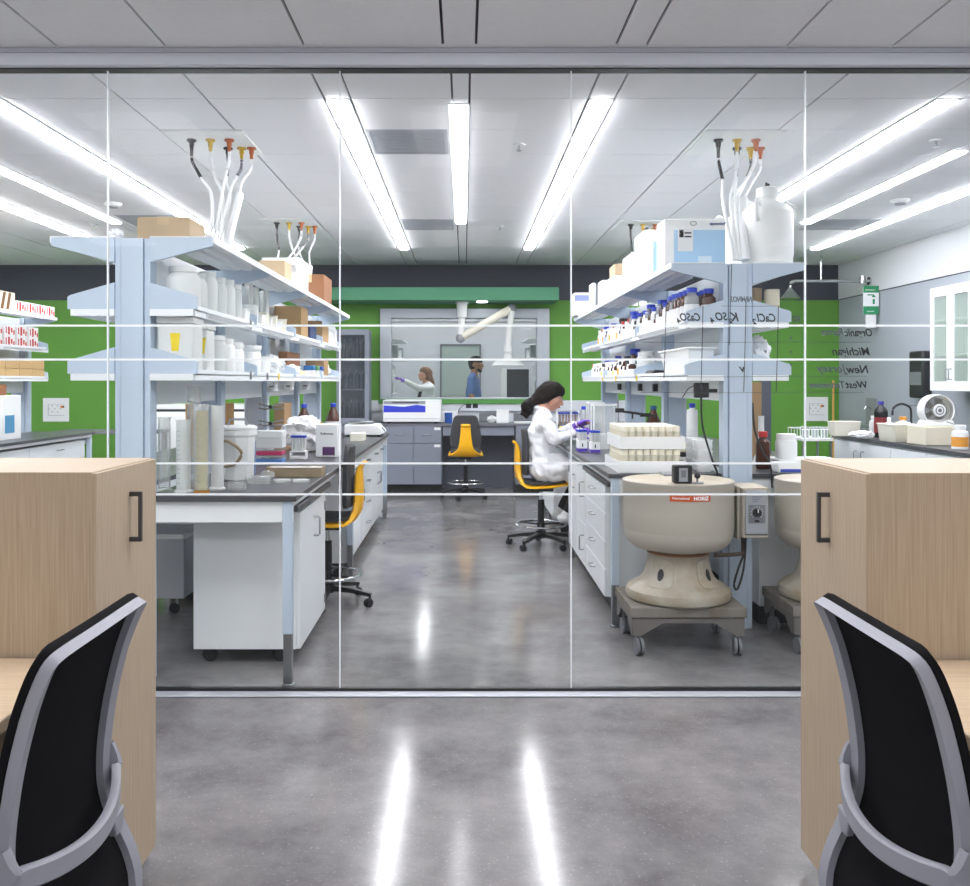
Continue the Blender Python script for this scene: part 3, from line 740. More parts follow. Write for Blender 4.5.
# ---------------------------------------------------------------- floor centrifuges
M_rimtop = mat('cream_enamel_lid', 'd9d0c0', .4, col2='c2b199', vscale=4)
def make_centrifuge():
    t = thing('floor_centrifuge', '', 'centrifuge'); R = .292
    # cart (front edge faces -y)
    c = MB().box(-.296, .296, -.242, .242, .195, .245).build('cart', M_cart, t, bevel=.003)
    for yy, nm in ((-.233, 'f'), (.228, 'b')):
        MB().prism([(-.285, .19), (.285, .19), (.285, .10), (.245, .10), (.13, .165), (-.13, .165), (-.245, .10), (-.285, .10)], 'y', yy, yy + .005).build('cart_skirt', mat('dark_cart_steel', '6f6b67', .55), c)
    for xx in (-.2885, .2835):
        MB().prism([(-.227, .19), (.227, .19), (.227, .10), (.19, .10), (.10, .165), (-.10, .165), (-.19, .10), (-.227, .10)], 'x', xx, xx + .005).build('cart_skirt', mat('dark_cart_steel', '6f6b67', .55), c)
    for x in (-.255, .255):
        for y in (-.2, .2): caster(t, (x, y), .043, .19, PI / 2 + (.1 if x < 0 else -.12), M_midgray, w=.016)
    # pedestal
    MB().lathe([(0, .246), (.262, .246), (.276, .256), (.281, .276), (.274, .30), (.25, .318), (.22, .332), (.196, .352), (.178, .385), (.166, .43), (.161, .47), (.160, .494), (0, .492)], seg=48).build('pedestal', M_taupestain, t)
    for a0 in (-PI / 2 - .72, -PI / 2 + .72):
        def q(u, w, o=.003):   # patch following the pedestal
            z = .325 + .15 * w; pr = [(.318, .25), (.332, .22), (.352, .196), (.385, .178), (.43, .166), (.47, .161), (.50, .160)]
            r = .25
            for (za, ra), (zb, rb) in zip(pr, pr[1:]):
                if za <= z <= zb: r = ra + (rb - ra) * (z - za) / (zb - za)
            a = a0 + u * .36; return (math.cos(a) * (r + o), math.sin(a) * (r + o), z)
        L = [(math.cos(k) * (abs(math.cos(k)) ** 5 + abs(math.sin(k)) ** 5) ** -.2, math.sin(k) * (abs(math.cos(k)) ** 5 + abs(math.sin(k)) ** 5) ** -.2) for k in [2 * PI * i / 32 for i in range(32)]]
        b = MB(); A = [b.bm.verts.new(q(u, .5 + w * .46, .0065)) for u, w in L]; Bc = [b.bm.verts.new(q(u * .6, .5 + w * .28, .009)) for u, w in L]; cc = b.bm.verts.new(q(0, .5, .009)); Z = [b.bm.verts.new(q(u * 1.02, .5 + w * .48, -.002)) for u, w in L]
        for i in range(32):
            j = (i + 1) % 32; b._q([A[i], A[j], Bc[j], Bc[i]]); b._q([Bc[i], Bc[j], cc]); b._q([Z[i], Z[j], A[j], A[i]])
        ap = b.build('access_panel', M_taupestain, t)
        b = MB(); A = [b.bm.verts.new(q(.27 * math.cos(k), .45 + .20 * math.sin(k), .0118)) for k in [2 * PI * i / 20 for i in range(20)]]; c0 = b.bm.verts.new(q(0, .45, .0118))
        for i in range(20): b._q([A[i], A[(i + 1) % 20], c0])
        b.build('vent_hole', M_black, ap)
    # tub
    prof = [(0, .497), (.14, .498), (.17, .506), (.235, .52), (.272, .552), (.287, .59), (.2895, .615), (.2895, .62), (R, .626), (R, .72), (R, .862), (R + .003, .868), (R + .003, .876), (R - .008, .879)]
    MB().lathe(prof, seg=64).build('tub', M_taupe, t)
    MB().lathe([(R - .008, .8785), (R - .06, .884), (.0, .889)], seg=64).build('lid', M_rimtop, t)
    MB().lathe([(.158, .485), (.164, .488), (.164, .499), (.14, .502)], seg=40).build('neck_ring', M_carddk, t)
    MB().box(-.06, .06, .06, .17, .8855, .90).build('lid_hinge', M_gray, t, bevel=.003)
    # tachometer and clamp at the front of the lid
    g = MB().box(-.082, .012, -.262, -.205, .8835, .975).build('tachometer', M_black, t, bevel=.006)
    MB().box(-.056, -.012, -.2645, -.2622, .893, .962).build('gauge_face', M_gray, g)
    MB().box(-.046, -.022, -.2662, -.2646, .915, .95).build('dial', M_midgray, g)
    k = MB().cyl((.04, -.25, .8815), (.04, -.25, .912), .006).cyl((.015, -.25, .886), (.07, -.25, .886), .006).build('lid_clamp', M_steel, t)
    MB().ball((.04, -.25, .922), .016).build('clamp_knob', M_black, k)
    # maker's plate, bent to the tub
    def arc(nm, m, a0, a1, z0, z1, o, par):
        b = MB(); V = []
        for i in range(13):
            a = a0 + (a1 - a0) * i / 12; V.append([b.bm.verts.new((math.cos(a) * (R + o), math.sin(a) * (R + o), z)) for z in (z0, z1)])
        for p, r in zip(V, V[1:]): b._q([p[0], r[0], r[1], p[1]])
        return b.build(nm, m, par)
    pl = arc('nameplate', M_orange2, -PI / 2 - .37, -PI / 2 + .345, .794, .825, .0025, t)
    for s, sz, x, z, bo in (('International', .0165, -.095, .806, .0003), ('HORIZ', .026, .01, .8015, .0012)):
        o = text(s, sz, M_paper, 'lettering', pl, (0, 0, 0), bold=bo, wscale=1.0)
        for v in o.data.vertices:
            xx = v.co.x + x; a = -PI / 2 + xx / R; v.co = (math.cos(a) * (R + .0035 - v.co.y * .3), math.sin(a) * (R + .0035 - v.co.y * .3), v.co.z + z)
    # control box
    bx = MB().box(.29, .305, -.10, .10, .57, .85).box(.3055, .44, -.14, .11, .585, .84).build('control_box', M_taupe, t, bevel=.004)
    MB().prism([(-.1405, .60), (-.155, .61), (-.155, .825), (-.1405, .835)], 'x', .317, .43).build('front_panel', M_gray, bx)
    pl2 = MB().box(.331, .417, -.1575, -.1552, .665, .76).build('dial_plate', M_midgray, bx)
    MB().cyl((.374, -.1577, .72), (.374, -.178, .72), .022, .019).build('speed_knob', M_black, pl2)
    MB().box(.3715, .3765, -.1795, -.1782, .722, .742).build('knob_pointer', M_paper, pl2)
    tk = MB()
    for i in range(11): a = math.radians(-135 + 27 * i); tk.box(.374 + .031 * math.sin(a) - .0015, .374 + .031 * math.sin(a) + .0015, -.1583, -.1576, .72 + .031 * math.cos(a) - .0025, .72 + .031 * math.cos(a) + .0025)
    tk.build('scale_mark', M_paper, pl2)
    MB().box(.363, .385, -.1605, -.1576, .672, .682).build('power_switch', M_black, pl2)
    tx = MB()
    for i in range(3): tx.box(.35, .40 - .01 * i, -.1568, -.1552, .80 - .012 * i, .804 - .012 * i)
    tx.build('printed_line', M_midgray, bx)
    MB().box(.30, .44, -.14, .11, .841, .846).build('box_cover', M_rimtop, bx)
    MB().tube([(.34, -.03, .57), (.335, -.05, .50), (.30, -.09, .492), (.165, -.1, .487)], .011, 8, smooth=6).build('cable', mat('dark_brown_rubber', '4a3a30', .6), t)
    MB().tube([(.34, -.06, .57), (.335, -.07, .50), (.30, -.08, .41), (.275, -.09, .33), (.295, -.09, .31), (.33, -.08, .42), (.35, -.05, .57)], .006, 8, smooth=6).build('cable', M_black, t)
    return t
M_orange2 = mat('orange_nameplate', 'c8572a', .45)
place('centrifuge', make_centrifuge, (1.15, 4.84, 0), 0, 'taupe floor centrifuge on a wheeled cart, in full view right of the aisle')
place('centrifuge', make_centrifuge, (1.985, 4.86, 0), 0, 'second taupe floor centrifuge, half hidden by the right oak cabinet')
# ================================================================ SHELF AND BENCH ITEMS
def lathe_item(name, cat, prof, m, parts=(), seg=18, sq=(1, 1)):
    """maker of a thing whose main body is a lathe, with further lathe parts (name, profile, material)"""
    def mk():
        t = thing(name, '', cat); MB().lathe(prof, seg=seg, sq=sq).build('body', m, t)
        for nm, pr, mm in parts: MB().lathe(pr, seg=seg, sq=sq if nm != 'cap' else (1, 1)).build(nm, mm, t)
        return t
    return mk
def bottle(r, h, m, capm, neck=.5, capr=None, cap=.03, label=M_paper, shoulder=.2):
    nr = r * neck; capr = capr or nr * 1.15; hb = h - cap
    prof = [(0, .001), (r * .92, .001), (r, .006), (r, hb * (1 - shoulder) - .01), (r * .93, hb * (1 - shoulder) + .012), (nr * 1.1, hb - .012), (nr, hb - .008), (nr, hb + .004), (0, hb + .005)]
    parts = [('cap', [(0, hb + .0052), (capr, hb + .0052 - .004), (capr, h - .002), (capr * .9, h), (0, h)], capm)]
    if label: parts.append(('paper_label', [(r + .0008, hb * .15), (r + .0008, hb * .62)], label))
    return lathe_item('bottle', 'bottle', prof, m, parts)
M_lblyel = mat('yellow_label', 'efd62a', .6); M_lblor = mat('orange_label', 'eda440', .6)
M_white2 = mat('white_bottle_plastic', 'f8fafa', .4)
ORD = ['nearest', 'second', 'third', 'fourth', 'fifth', 'sixth', 'seventh', 'eighth', 'ninth', 'tenth', 'eleventh', 'twelfth', 'thirteenth', 'fourteenth', 'fifteenth', 'sixteenth', 'seventeenth', 'eighteenth', 'nineteenth', 'twentieth', 'twenty-first', 'twenty-second', 'twenty-third', 'twenty-fourth']
BK = {  # kind -> (maker, description, radius)
 'amber_blue': (bottle(.042, .20, M_amber, M_blue, .6), 'amber bottle with blue cap', .042),
 'amber_black': (bottle(.040, .17, M_amber, M_black, .6), 'amber bottle with black cap', .040),
 'amber_jar': (bottle(.045, .225, M_amber, M_black, .7, cap=.035), 'big amber jar with black lid', .045),
 'clear_blue': (bottle(.043, .205, M_clearb, M_blue, .62), 'clear bottle with blue cap', .043),
 'white_blue': (bottle(.043, .17, M_white2, M_blue, .8, label=M_paper), 'white bottle with blue cap', .043),
 'white_red': (bottle(.036, .155, M_white2, M_red, .72), 'white bottle with red cap', .036),
 'white_white': (bottle(.040, .15, M_white2, M_offwhite, .75, label=M_lblor), 'white bottle with an orange label', .040),
 'white_plain': (bottle(.040, .14, M_white2, M_offwhite, .82), 'plain white tub with white lid', .040),
 'amber_small': (bottle(.030, .12, M_amber, M_black, .65), 'small amber bottle with black cap', .030),
 'amber_white': (bottle(.032, .13, M_amber, M_offwhite, .65), 'small amber bottle with white cap', .032),
 'orange_cap': (bottle(.034, .14, M_white2, mat('coral_cap', 'e05a30', .45), .72), 'white bottle with coral cap', .034),
 'black_tub': (bottle(.043, .13, M_white2, M_black, .9), 'white tub with black lid', .043),
 'yellow_lbl': (bottle(.038, .12, M_white2, M_offwhite, .8, label=M_lblyel), 'white tub with yellow label', .038),
 'big_blue': (bottle(.044, .235, M_amber, M_blue, .8, cap=.045), 'large amber bottle with wide blue cap', .044),
}
count = {}
BR = (5.113, 6.6, 8.1, 9.55)
def row(kinds, xs, d0, z, shelf, step=None, grp=None, jit=.001):
    d = d0; front = 'front' in shelf
    for k in kinds:
        mk, desc, r = BK[k]; d += r + .010
        for q in BR:
            if q - r - .003 < d < q + .012 + r + .003: d = q + .016 + r
        if d + r > 9.54: break
        xs = CB - (.2755 - r) if front else CB - .136
        n = count.get((shelf, k), 0); count[(shelf, k)] = n + 1
        place('bk_' + k, mk, (xs + rnd.uniform(-jit, jit), d, z), rnd.choice((0, PI / 2, PI, PI * 1.5)), '%s, %s such from near end, %s' % (desc, ORD[n], shelf), grp)
        d += r + .002
    return d
Z2, Z3 = 1.740, 1.439
mid, low = 'right middle', 'right lowest'
E = CB - .30 + .055
row(['clear_blue', 'amber_blue', 'amber_blue', 'amber_blue', 'clear_blue', 'amber_blue', 'white_blue', 'amber_black', 'clear_blue', 'amber_small', 'white_blue', 'amber_black', 'clear_blue', 'white_blue', 'amber_black', 'white_blue'], E, 5.16, Z2, mid + ' front row', grp='bottles on the right middle shelf')
row(['amber_small', 'white_blue', 'clear_blue', 'white_red', 'white_plain', 'amber_black', 'white_red', 'amber_small', 'white_plain', 'white_white', 'white_plain', 'white_red', 'white_blue', 'white_white', 'white_plain', 'amber_small', 'white_blue', 'white_white', 'white_red', 'white_plain', 'white_white'], E, 6.75, Z2, mid + ' front row', grp='bottles on the right middle shelf')
row(['amber_blue', 'amber_blue', 'amber_blue', 'amber_black', 'amber_blue', 'amber_black', 'clear_blue', 'amber_black', 'amber_jar', 'amber_black', 'white_blue', 'clear_blue', 'amber_blue', 'white_red', 'amber_blue', 'clear_blue', 'amber_black', 'clear_blue', 'amber_blue', 'white_plain', 'clear_blue'], E + .115, 5.16, Z2, mid + ' back row', grp='bottles on the right middle shelf')
row(['amber_jar', 'white_plain', 'black_tub', 'white_blue', 'white_blue', 'orange_cap', 'black_tub'], E + .115, 7.95, Z2, mid + ' back row', grp='bottles on the right middle shelf')
row(['amber_white', 'black_tub', 'amber_small', 'amber_black', 'amber_white', 'black_tub', 'white_white', 'amber_small', 'amber_white', 'yellow_lbl', 'amber_small', 'white_plain', 'amber_white', 'white_plain', 'amber_small', 'black_tub', 'yellow_lbl', 'amber_white', 'white_plain', 'amber_small', 'white_plain', 'amber_white', 'white_plain', 'orange_cap'], E, 6.95, Z3, low + ' front row', grp='small bottles on the right lowest shelf')
row(['black_tub', 'amber_blue', 'black_tub', 'big_blue', 'black_tub', 'amber_black', 'white_blue', 'black_tub', 'amber_white', 'white_blue', 'black_tub', 'amber_blue', 'white_blue', 'amber_small', 'black_tub', 'white_blue', 'amber_small', 'white_blue', 'amber_black', 'white_plain', 'orange_cap'], E + .105, 7.1, Z3, low + ' back row', grp='small bottles on the right lowest shelf')

# boxes -------------------------------------------------------------
def carton(label, x0, x1, y0, y1, z0, h, m, name='cardboard_box', tape=None, open_=False, cat='box', grp=None, flap=M_card):
    t = thing(name, label, cat, ((x0 + x1) / 2, (y0 + y1) / 2, z0 + .001), 0, grp); a, b = (x1 - x0) / 2, (y1 - y0) / 2
    if open_:
        w = .006
        MB().box(-a, a, -b, -b + w, 0, h).box(-a, a, b - w, b, 0, h).box(-a, -a + w, -b + w, b - w, 0, h).box(a - w, a, -b + w, b - w, 0, h).box(-a + w, a - w, -b + w, b - w, 0, w).build('box_body', m, t)
        MB().prism([(-a, h), (-a - .05, h + .05), (-a - .047, h + .054), (-a + .004, h + .003)], 'y', -b, b).build('flap', m, t)
        MB().prism([(-b, h), (-b - .06, h + .03), (-b - .058, h + .034), (-b + .003, h + .003)], 'x', -a, a).build('flap', m, t)
    else:
        MB().box(-a, a, -b, b, 0, h).build('box_body', m, t, bevel=.004)
        if tape:
            tb = MB().box(-.03 if a > .06 else -.015, .03 if a > .06 else .015, -b - .0008, b + .0008, h + .0002, h + .001)
            tb.box(-.03 if a > .06 else -.015, .03 if a > .06 else .015, -b - .0014, -b - .0004, h * .7, h + .001)
            tb.build('tape', tape, t)
    return t
M_tape = mat('packing_tape', 'c9b08a', .3)
TOP = 2.0775
# top shelves
carton('wide cardboard box on top of the left shelving, beside its front post', -1.585, -1.33, 4.36, 4.62, TOP, .122, M_cardlt, tape=M_tape)
def crumple(label, name, cat, loc, r, m, sq=(1, 1, .7), seed=0, amp=.35, grp=None, k=3.0, sub=4):
    b = MB(); b.ball((0, 0, 0), 1, sub)
    for v in b.bm.verts:
        n = v.co.normalized(); a = noise.noise(n * k + Vector((seed * 3.1, 1, 2))); c = noise.noise(n * k * 3 + Vector((seed, 5, 2)))
        v.co = n * (1 + amp * a + amp * .35 * c); v.co = Vector((v.co.x * r * sq[0], v.co.y * r * sq[1], v.co.z * r * sq[2]))
    zm = min(v.co.z for v in b.bm.verts)
    for v in b.bm.verts:
        v.co.z -= zm
        if v.co.z < r * sq[2] * .25: v.co.z *= .35
    z0 = min(v.co.z for v in b.bm.verts)
    o = b.build(name, m, None, loc=(loc[0], loc[1], loc[2] + .001 - z0)); return tag(o, label, cat, grp)
M_bag = mat('white_plastic_bag', 'f1f3f5', .35)
crumple('crumpled white plastic bag beside the cardboard box on the left top shelf', 'plastic_bag', 'bag', (-1.345, 4.72, TOP), .06, M_bag, seed=2)
crumple('small white bag lying at the front post of the left shelving', 'plastic_bag', 'bag', (-1.66, 4.30, TOP), .035, M_bag, seed=5)
carton('small cardboard box on the left top shelf next to the open white carton', -1.36, -1.19, 5.98, 6.2, TOP, .13, M_cardlt)
carton('tall white carton with torn open flap on the left top shelf', -1.46, -1.185, 6.5, 6.85, TOP, .22, mat('white_card', 'eceef0', .7), open_=False, name='white_carton')
carton('low white open carton in front of the tall one on the left top shelf', -1.42, -1.18, 6.34, 6.46, TOP, .11, mat('white_card', 'eceef0', .7), open_=True, name='white_carton')
carton('reddish brown cardboard box on the left top shelf, farther end', -1.44, -1.175, 7.55, 8.0, TOP, .225, M_carddk, tape=M_tape)
# right top shelf
def coolbox(label, x0, x1, y0, y1, h, words=True):
    t = carton(label, x0, x1, y0, y1, TOP, h, M_offwhite, name='styrofoam_shipping_box', cat='box'); a, b = (x1 - x0) / 2, (y1 - y0) / 2
    MB().box(-a + .055, a - .002, -b - .0012, -b - .0002, .002, h * .76).build('blue_panel', M_ltblue, t)
    if words:
        MB().box(-a + .075, -a + .165, -b - .0028, -b - .0013, h * .30, h * .82).build('shipping_label', M_paper, t)
        MB().box(-a + .085, -a + .11, -b - .0036, -b - .0029, h * .6, h * .76).box(-a + .115, -a + .155, -b - .0036, -b - .0029, h * .68, h * .71).box(-a + .115, -a + .155, -b - .0036, -b - .0029, h * .6, h * .63).build('printed_mark', M_ink, t)
        MB().box(a - .16, a - .08, -b - .0026, -b - .0013, .01, .055).build('small_label', mat('pale_blue_paper', 'dcecf8', .7), t)
        MB().tube([(-.01 + .018 * math.cos(q), -b - .002, h * .9 + .012 * math.sin(q)) for q in [2 * PI * i / 16 for i in range(16)]], .002, 5, closed=True, up=(0, 1, 0)).build('ring_logo', M_midgray, t)
        text('eppendorf', .022, mat('navy_print', '25407f', .5), 'lettering', t, (.085, -b - .0012, h * .87), bold=.0008)
    else:
        MB().box(-a - .0012, -a - .0002, -b + .04, b - .02, .03, h * .9).build('side_label', M_paper, t)
    return t
coolbox('white and blue shipping box next to the carboys on the right top shelf', 1.168, 1.522, 5.24, 5.455, .272)
coolbox('white and blue shipping box farther along, behind the labelled one', 1.185, 1.50, 5.9, 6.25, .32, False)
carton('tall white carton behind the blue boxes on the right top shelf', 1.19, 1.42, 6.4, 6.75, TOP, .24, mat('white_card', 'eceef0', .7), name='white_carton')
wb = carton('small white box under the tan one on the right top shelf', 1.19, 1.36, 7.15, 7.45, TOP, .17, mat('white_card', 'eceef0', .7), name='white_carton')
carton('tan cardboard box lying on a small white box, right top shelf', 1.20, 1.37, 7.15, 7.43, TOP + .172, .09, M_cardlt)
carton('white carton with a red stripe on the right top shelf', 1.19, 1.36, 7.75, 8.0, TOP, .20, M_offwhite, name='white_carton', tape=M_red)
for i in range(5):
    MBk = MB().box(0, .03, 0, .22, 0, .24 - .012 * i)
    tag(MBk.build('lab_binder', [M_offwhite, M_midgray, M_offwhite, M_black, M_offwhite][i], loc=(1.19 + .034 * i, 8.35, TOP + .001), bevel=.003), ['white lab binder at the aisle edge of the right top shelf', 'grey lab binder second from the aisle on the right top shelf', 'white lab binder third from the aisle on the right top shelf', 'black lab binder on the right top shelf', 'white lab binder beside the black one on the right top shelf'][i], 'binder', 'lab binders on the right top shelf')
hb = carton('white carton with a blue grey band overhanging the far end of the right top shelf', 1.13, 1.33, 9.2, 9.5, TOP, .235, mat('white_card', 'eceef0', .7), name='white_carton')
MB().box(-.099, .099, -.151, -.1502, .15, .21).build('printed_band', mat('blue_grey_print', '7f8ab5', .6), hb)
# carboys
def make_carboy():
    t = thing('carboy', '', 'carboy')
    MB().lathe([(0, .001), (.13, .001), (.142, .012), (.142, .05), (.146, .06), (.146, .30), (.14, .325), (.10, .365), (.062, .38), (.055, .385), (.055, .40), (0, .401)], seg=32).build('tank', mat('white_polythene', 'f7f9f8', .4), t)
    MB().lathe([(0, .4012), (.062, .4012), (.064, .41), (.064, .455), (.05, .462), (0, .463)], seg=24).build('screw_cap', M_offwhite, t)
    MB().cyl((.0, 0, .463), (0, 0, .482), .014).cyl((-.02, 0, .485), (.02, 0, .485), .006).build('vent_plug', M_black, t)
    for s in (-1, 1):
        MB().tube([(s * .12, 0, .335), (s * .150, -.0, .37), (s * .175, 0, .335), (s * .163, 0, .27), (s * .147, 0, .255)], .012, 8, smooth=5).build('handle', mat('white_polythene', 'f7f9f8', .4), t)
    MB().tube([(.02, -.06, .43), (-.06, -.10, .37), (.02, -.152, .33), (.13, -.11, .28), (.17, -.02, .25), (.14, .06, .30), (.04, .04, .44)], .007, 7, smooth=6).build('tubing', M_milky2, t)
    return t
place('carboy', make_carboy, (1.78, 5.28, TOP), .9, 'big white carboy with tubing on the right top shelf, right of the post')
PROTO2 = place('carboy', make_carboy, (1.77, 5.70, TOP), 0.0, 'white carboy half hidden behind the front one and the hoses')
MB().box(-.03, .03, -.149, -.147, .14, .17).build('orange_tag', M_lblor, PROTO2, rz=-.35)

# white plasticware on left shelves ------------------------------------------------------
M_poly = mat('white_polythene', 'f7f9f8', .4)
def jar(r, h, m=M_milky, capm=M_offwhite, lid=.03, neck=.8):
    return lathe_item('jar', 'jar', [(0, .001), (r * .95, .001), (r, .008), (r, h - lid - .03), (r * .9, h - lid - .012), (r * neck, h - lid - .004), (r * neck, h - lid + .003), (0, h - lid + .0035)], m, [('cap', [(0, h - lid + .004), (r * neck * 1.08, h - lid + .003), (r * neck * 1.08, h - .002), (0, h)], capm)])
def cylr(r, h, m=M_milky2):
    w = .004
    return lathe_item('measuring_cylinder', 'measuring cylinder', [(0, .001), (r * 1.3, .001), (r * 1.3, .008), (r, .014), (r, h), (r * 1.12, h + .006), (r * 1.05, h + .006), (r - w, h - .004), (r - w, .02), (0, .02)], m)
def beaker(r, h, m=M_milky2):
    w = .003
    return lathe_item('beaker', 'beaker', [(0, .001), (r * .9, .001), (r * .94, .006), (r, h), (r * 1.06, h + .004), (r - w, h), (r * .92 - w, .01), (0, .009)], m)
def tub(a, b, h, m=M_poly, name='plastic_tub'):
    def mk():
        t = thing(name, '', 'tub'); w = .004; bm_ = MB()
        def loop(s, z): return [(x * s * a, y * s * b, z) for x, y in [(-1, -.85), (-.85, -1), (.85, -1), (1, -.85), (1, .85), (.85, 1), (-.85, 1), (-1, .85)]]
        L = [loop(.88, .001), loop(.9, .006), loop(1, h - .006), loop(1.06, h - .005), loop(1.06, h), loop(.97, h), loop(.87, .01)]
        R = [[bm_.bm.verts.new(p) for p in l] for l in L]
        for p, q in zip(R, R[1:]):
            for i in range(8): bm_._q([p[i], p[(i + 1) % 8], q[(i + 1) % 8], q[i]])
        bm_._q(R[0]); bm_._q(R[-1]); bm_.build('tub_body', m, t, bevel=.002); return t
    return mk
def stack(n, r, h, m=M_poly):     # nested plastic beakers count as one stacked item each
    return None
g = 'white plasticware on the left middle shelf'
EL = CA + .30 - .06
def lm(key, mk, x, d, label, z=Z2, grp=g, rz=0): return place(key, mk, (x, d, z), rz, label, grp)
lm('jarA', jar(.08, .212, M_milky), -1.335, 4.32, 'big frosted jar behind the front bracket, left middle shelf')
lm('jarB', jar(.052, .20, M_milky, M_milky2), -1.29, 4.475, 'frosted square-shouldered bottle second on the left middle shelf', rz=.3)
lm('jarC', jar(.05, .225, M_milky, M_milky), -1.285, 4.62, 'tall frosted bottle with clear cap, left middle shelf')
lm('jarD', jar(.045, .215, M_milky2, M_milky), -1.285, 4.80, 'narrow frosted bottle after the tall one, left middle shelf')
lm('jarC', None, -1.285, 4.98, 'second tall frosted bottle along the left middle shelf')
lm('jarD', None, -1.285, 5.13, 'frosted bottle near the second bracket, left middle shelf')
lm('tubA', tub(.09, .07, .09), -1.30, 5.30, 'stack-rimmed white tub just before the second post, left middle shelf')
lm('bkA', beaker(.055, .13, M_milky), -1.30, 5.55, 'frosted beaker right behind the second post, left middle shelf')
for i, (x, d, h) in enumerate(((-1.415, 5.62, .29), (-1.41, 5.78, .27), (-1.415, 5.92, .30), (-1.41, 6.06, .27), (-1.415, 6.22, .29), (-1.41, 6.38, .26))):
    lm('cyM%d' % (i % 3), cylr(.027, (.29, .27, .30)[i % 3], (M_milky2, M_clearb, M_yelpl if 'M_yelpl' in globals() else M_milky)[i % 3]), x, d, '%s tall measuring cylinder in the back row of the left middle shelf' % ORD[i], grp='measuring cylinders on the left middle shelf')
for i, (d, r) in enumerate(((5.72, .05), (5.86, .055), (6.0, .06), (6.16, .055), (6.32, .05), (6.48, .055))):
    lm('lowtub%d' % (i % 2), tub(.048, .05, (.085, .11)[i % 2], (M_poly, M_cream)[i % 2]), -1.29, d, '%s low %s tub along the front of the left middle shelf' % (ORD[i], ('white', 'cream')[i % 2]), rz=.1 * i)
carton('tan cardboard box standing upright on the left middle shelf', -1.47, -1.26, 7.0, 7.3, Z2, .25, mat('kraft_card', 'a3845a', .8))
carton('open cardboard box with raised flaps on the left middle shelf', -1.38, -1.25, 8.05, 8.4, Z2, .17, M_card, open_=True)
carton('dark blue carton between two cardboard boxes, left middle shelf', -1.45, -1.27, 7.45, 7.75, Z2, .13, mat('navy_card', '2f3f66', .6), name='blue_carton')
carton('white carton at the far end of the left middle shelf', -1.44, -1.26, 8.45, 8.75, Z2, .15, M_offwhite, name='white_carton', tape=M_blue)
for i in range(4): tag(MB().box(0, .17, 0, .028, 0, .2 - .01 * i).build('paper_stack', M_paper, loc=(-1.43, 8.82 + .04 * i, Z2 + .001), bevel=.002), '%s white paper pack at the far end of the left middle shelf' % ORD[i], 'paper pack', 'paper packs on the left middle shelf')
g3 = 'plasticware on the left lowest shelf'
def ll(key, mk, x, d, label, rz=0): return place(key, mk, (x, d, Z3), rz, label, g3)
def make_tank(a, b, h, yl=True):
    def mk():
        t = thing('square_carboy', '', 'carboy')
        MB().box(-a, a, -b, b, .001, h - .03).build('tank', M_milky, t, bevel=.012)
        MB().box(-a - .004, a + .004, -b - .004, b + .004, h - .029, h).build('lid', M_milky, t, bevel=.004)
        if yl: MB().prism([(-.024, h * .72), (.024, h * .72), (.016, h * .4), (-.016, h * .4)], 'y', -b - .0016, -b - .0004).build('yellow_label', M_lblyel, t)
        return t
    return mk
ll('tankA', make_tank(.085, .08, .265), -1.325, 4.30, 'square frosted container with long yellow label, left lowest shelf')
ll('tankB', make_tank(.03, .07, .25), -1.268, 4.52, 'narrow frosted container with yellow label beside the wide one', rz=0)
ll('jarE', jar(.065, .21, M_milky2, M_poly), -1.30, 4.80, 'frosted jar with white lid, left lowest shelf')
ll('jarF', jar(.058, .20, M_poly, M_poly), -1.29, 4.98, 'white lidded jar after the frosted one, left lowest shelf')
ll('jarG', jar(.075, .19, M_poly, M_poly, neck=.95), -1.31, 5.18, 'wide white tub with lid before the second post')
ll('jarG', None, -1.31, 5.62, 'wide white tub with lid behind the second post')
ll('binA', tub(.10, .10, .12), -1.32, 5.86, 'white open bin, left lowest shelf')
crumple('white plastic bag slumped on the left lowest shelf', 'plastic_bag', 'bag', (-1.32, 6.35, Z3), .10, M_bag, sq=(1, 1.5, .7), seed=8)
crumple('second white plastic bag farther along the left lowest shelf', 'plastic_bag', 'bag', (-1.305, 6.98, Z3), .062, M_bag, sq=(1, 1.5, .7), seed=11)
carton('flat dark brown carton at the back of the left lowest shelf', -1.455, -1.385, 7.05, 7.6, Z3, .20, M_carddk)
carton('cardboard box standing near the far end of the left lowest shelf', -1.42, -1.25, 8.15, 8.4, Z3, .17, M_card)
for i, (d, c, w) in enumerate(((7.0, '2c6fae', 'blue-lidded'), (7.22, '4f8a54', 'green-lidded'), (7.45, '2a4f9e', 'dark blue-lidded'))):
    t = thing('tip_box', '%s white tip box at the front of the left lowest shelf' % w, 'box', (-1.26, d + .62, Z3)); MB().box(-.04, .04, -.055, .055, .001, .06).build('box_body', M_offwhite, t, bevel=.003); MB().box(-.042, .042, -.057, .057, .0605, .10).build('lid', mat('lid_' + c, c, .45), t, bevel=.005)
crumple('white paper bag at the far end of the left lowest shelf', 'paper_bag', 'bag', (-1.28, 8.6, Z3), .07, M_paper, sq=(1, 1.6, .8), seed=4)
crumple('yellowish glove hanging at the edge of the left lowest shelf', 'glove', 'glove', (-1.28, 7.15, Z3), .035, mat('latex', 'e9dfae', .6), sq=(1, 1.4, .7), seed=6)
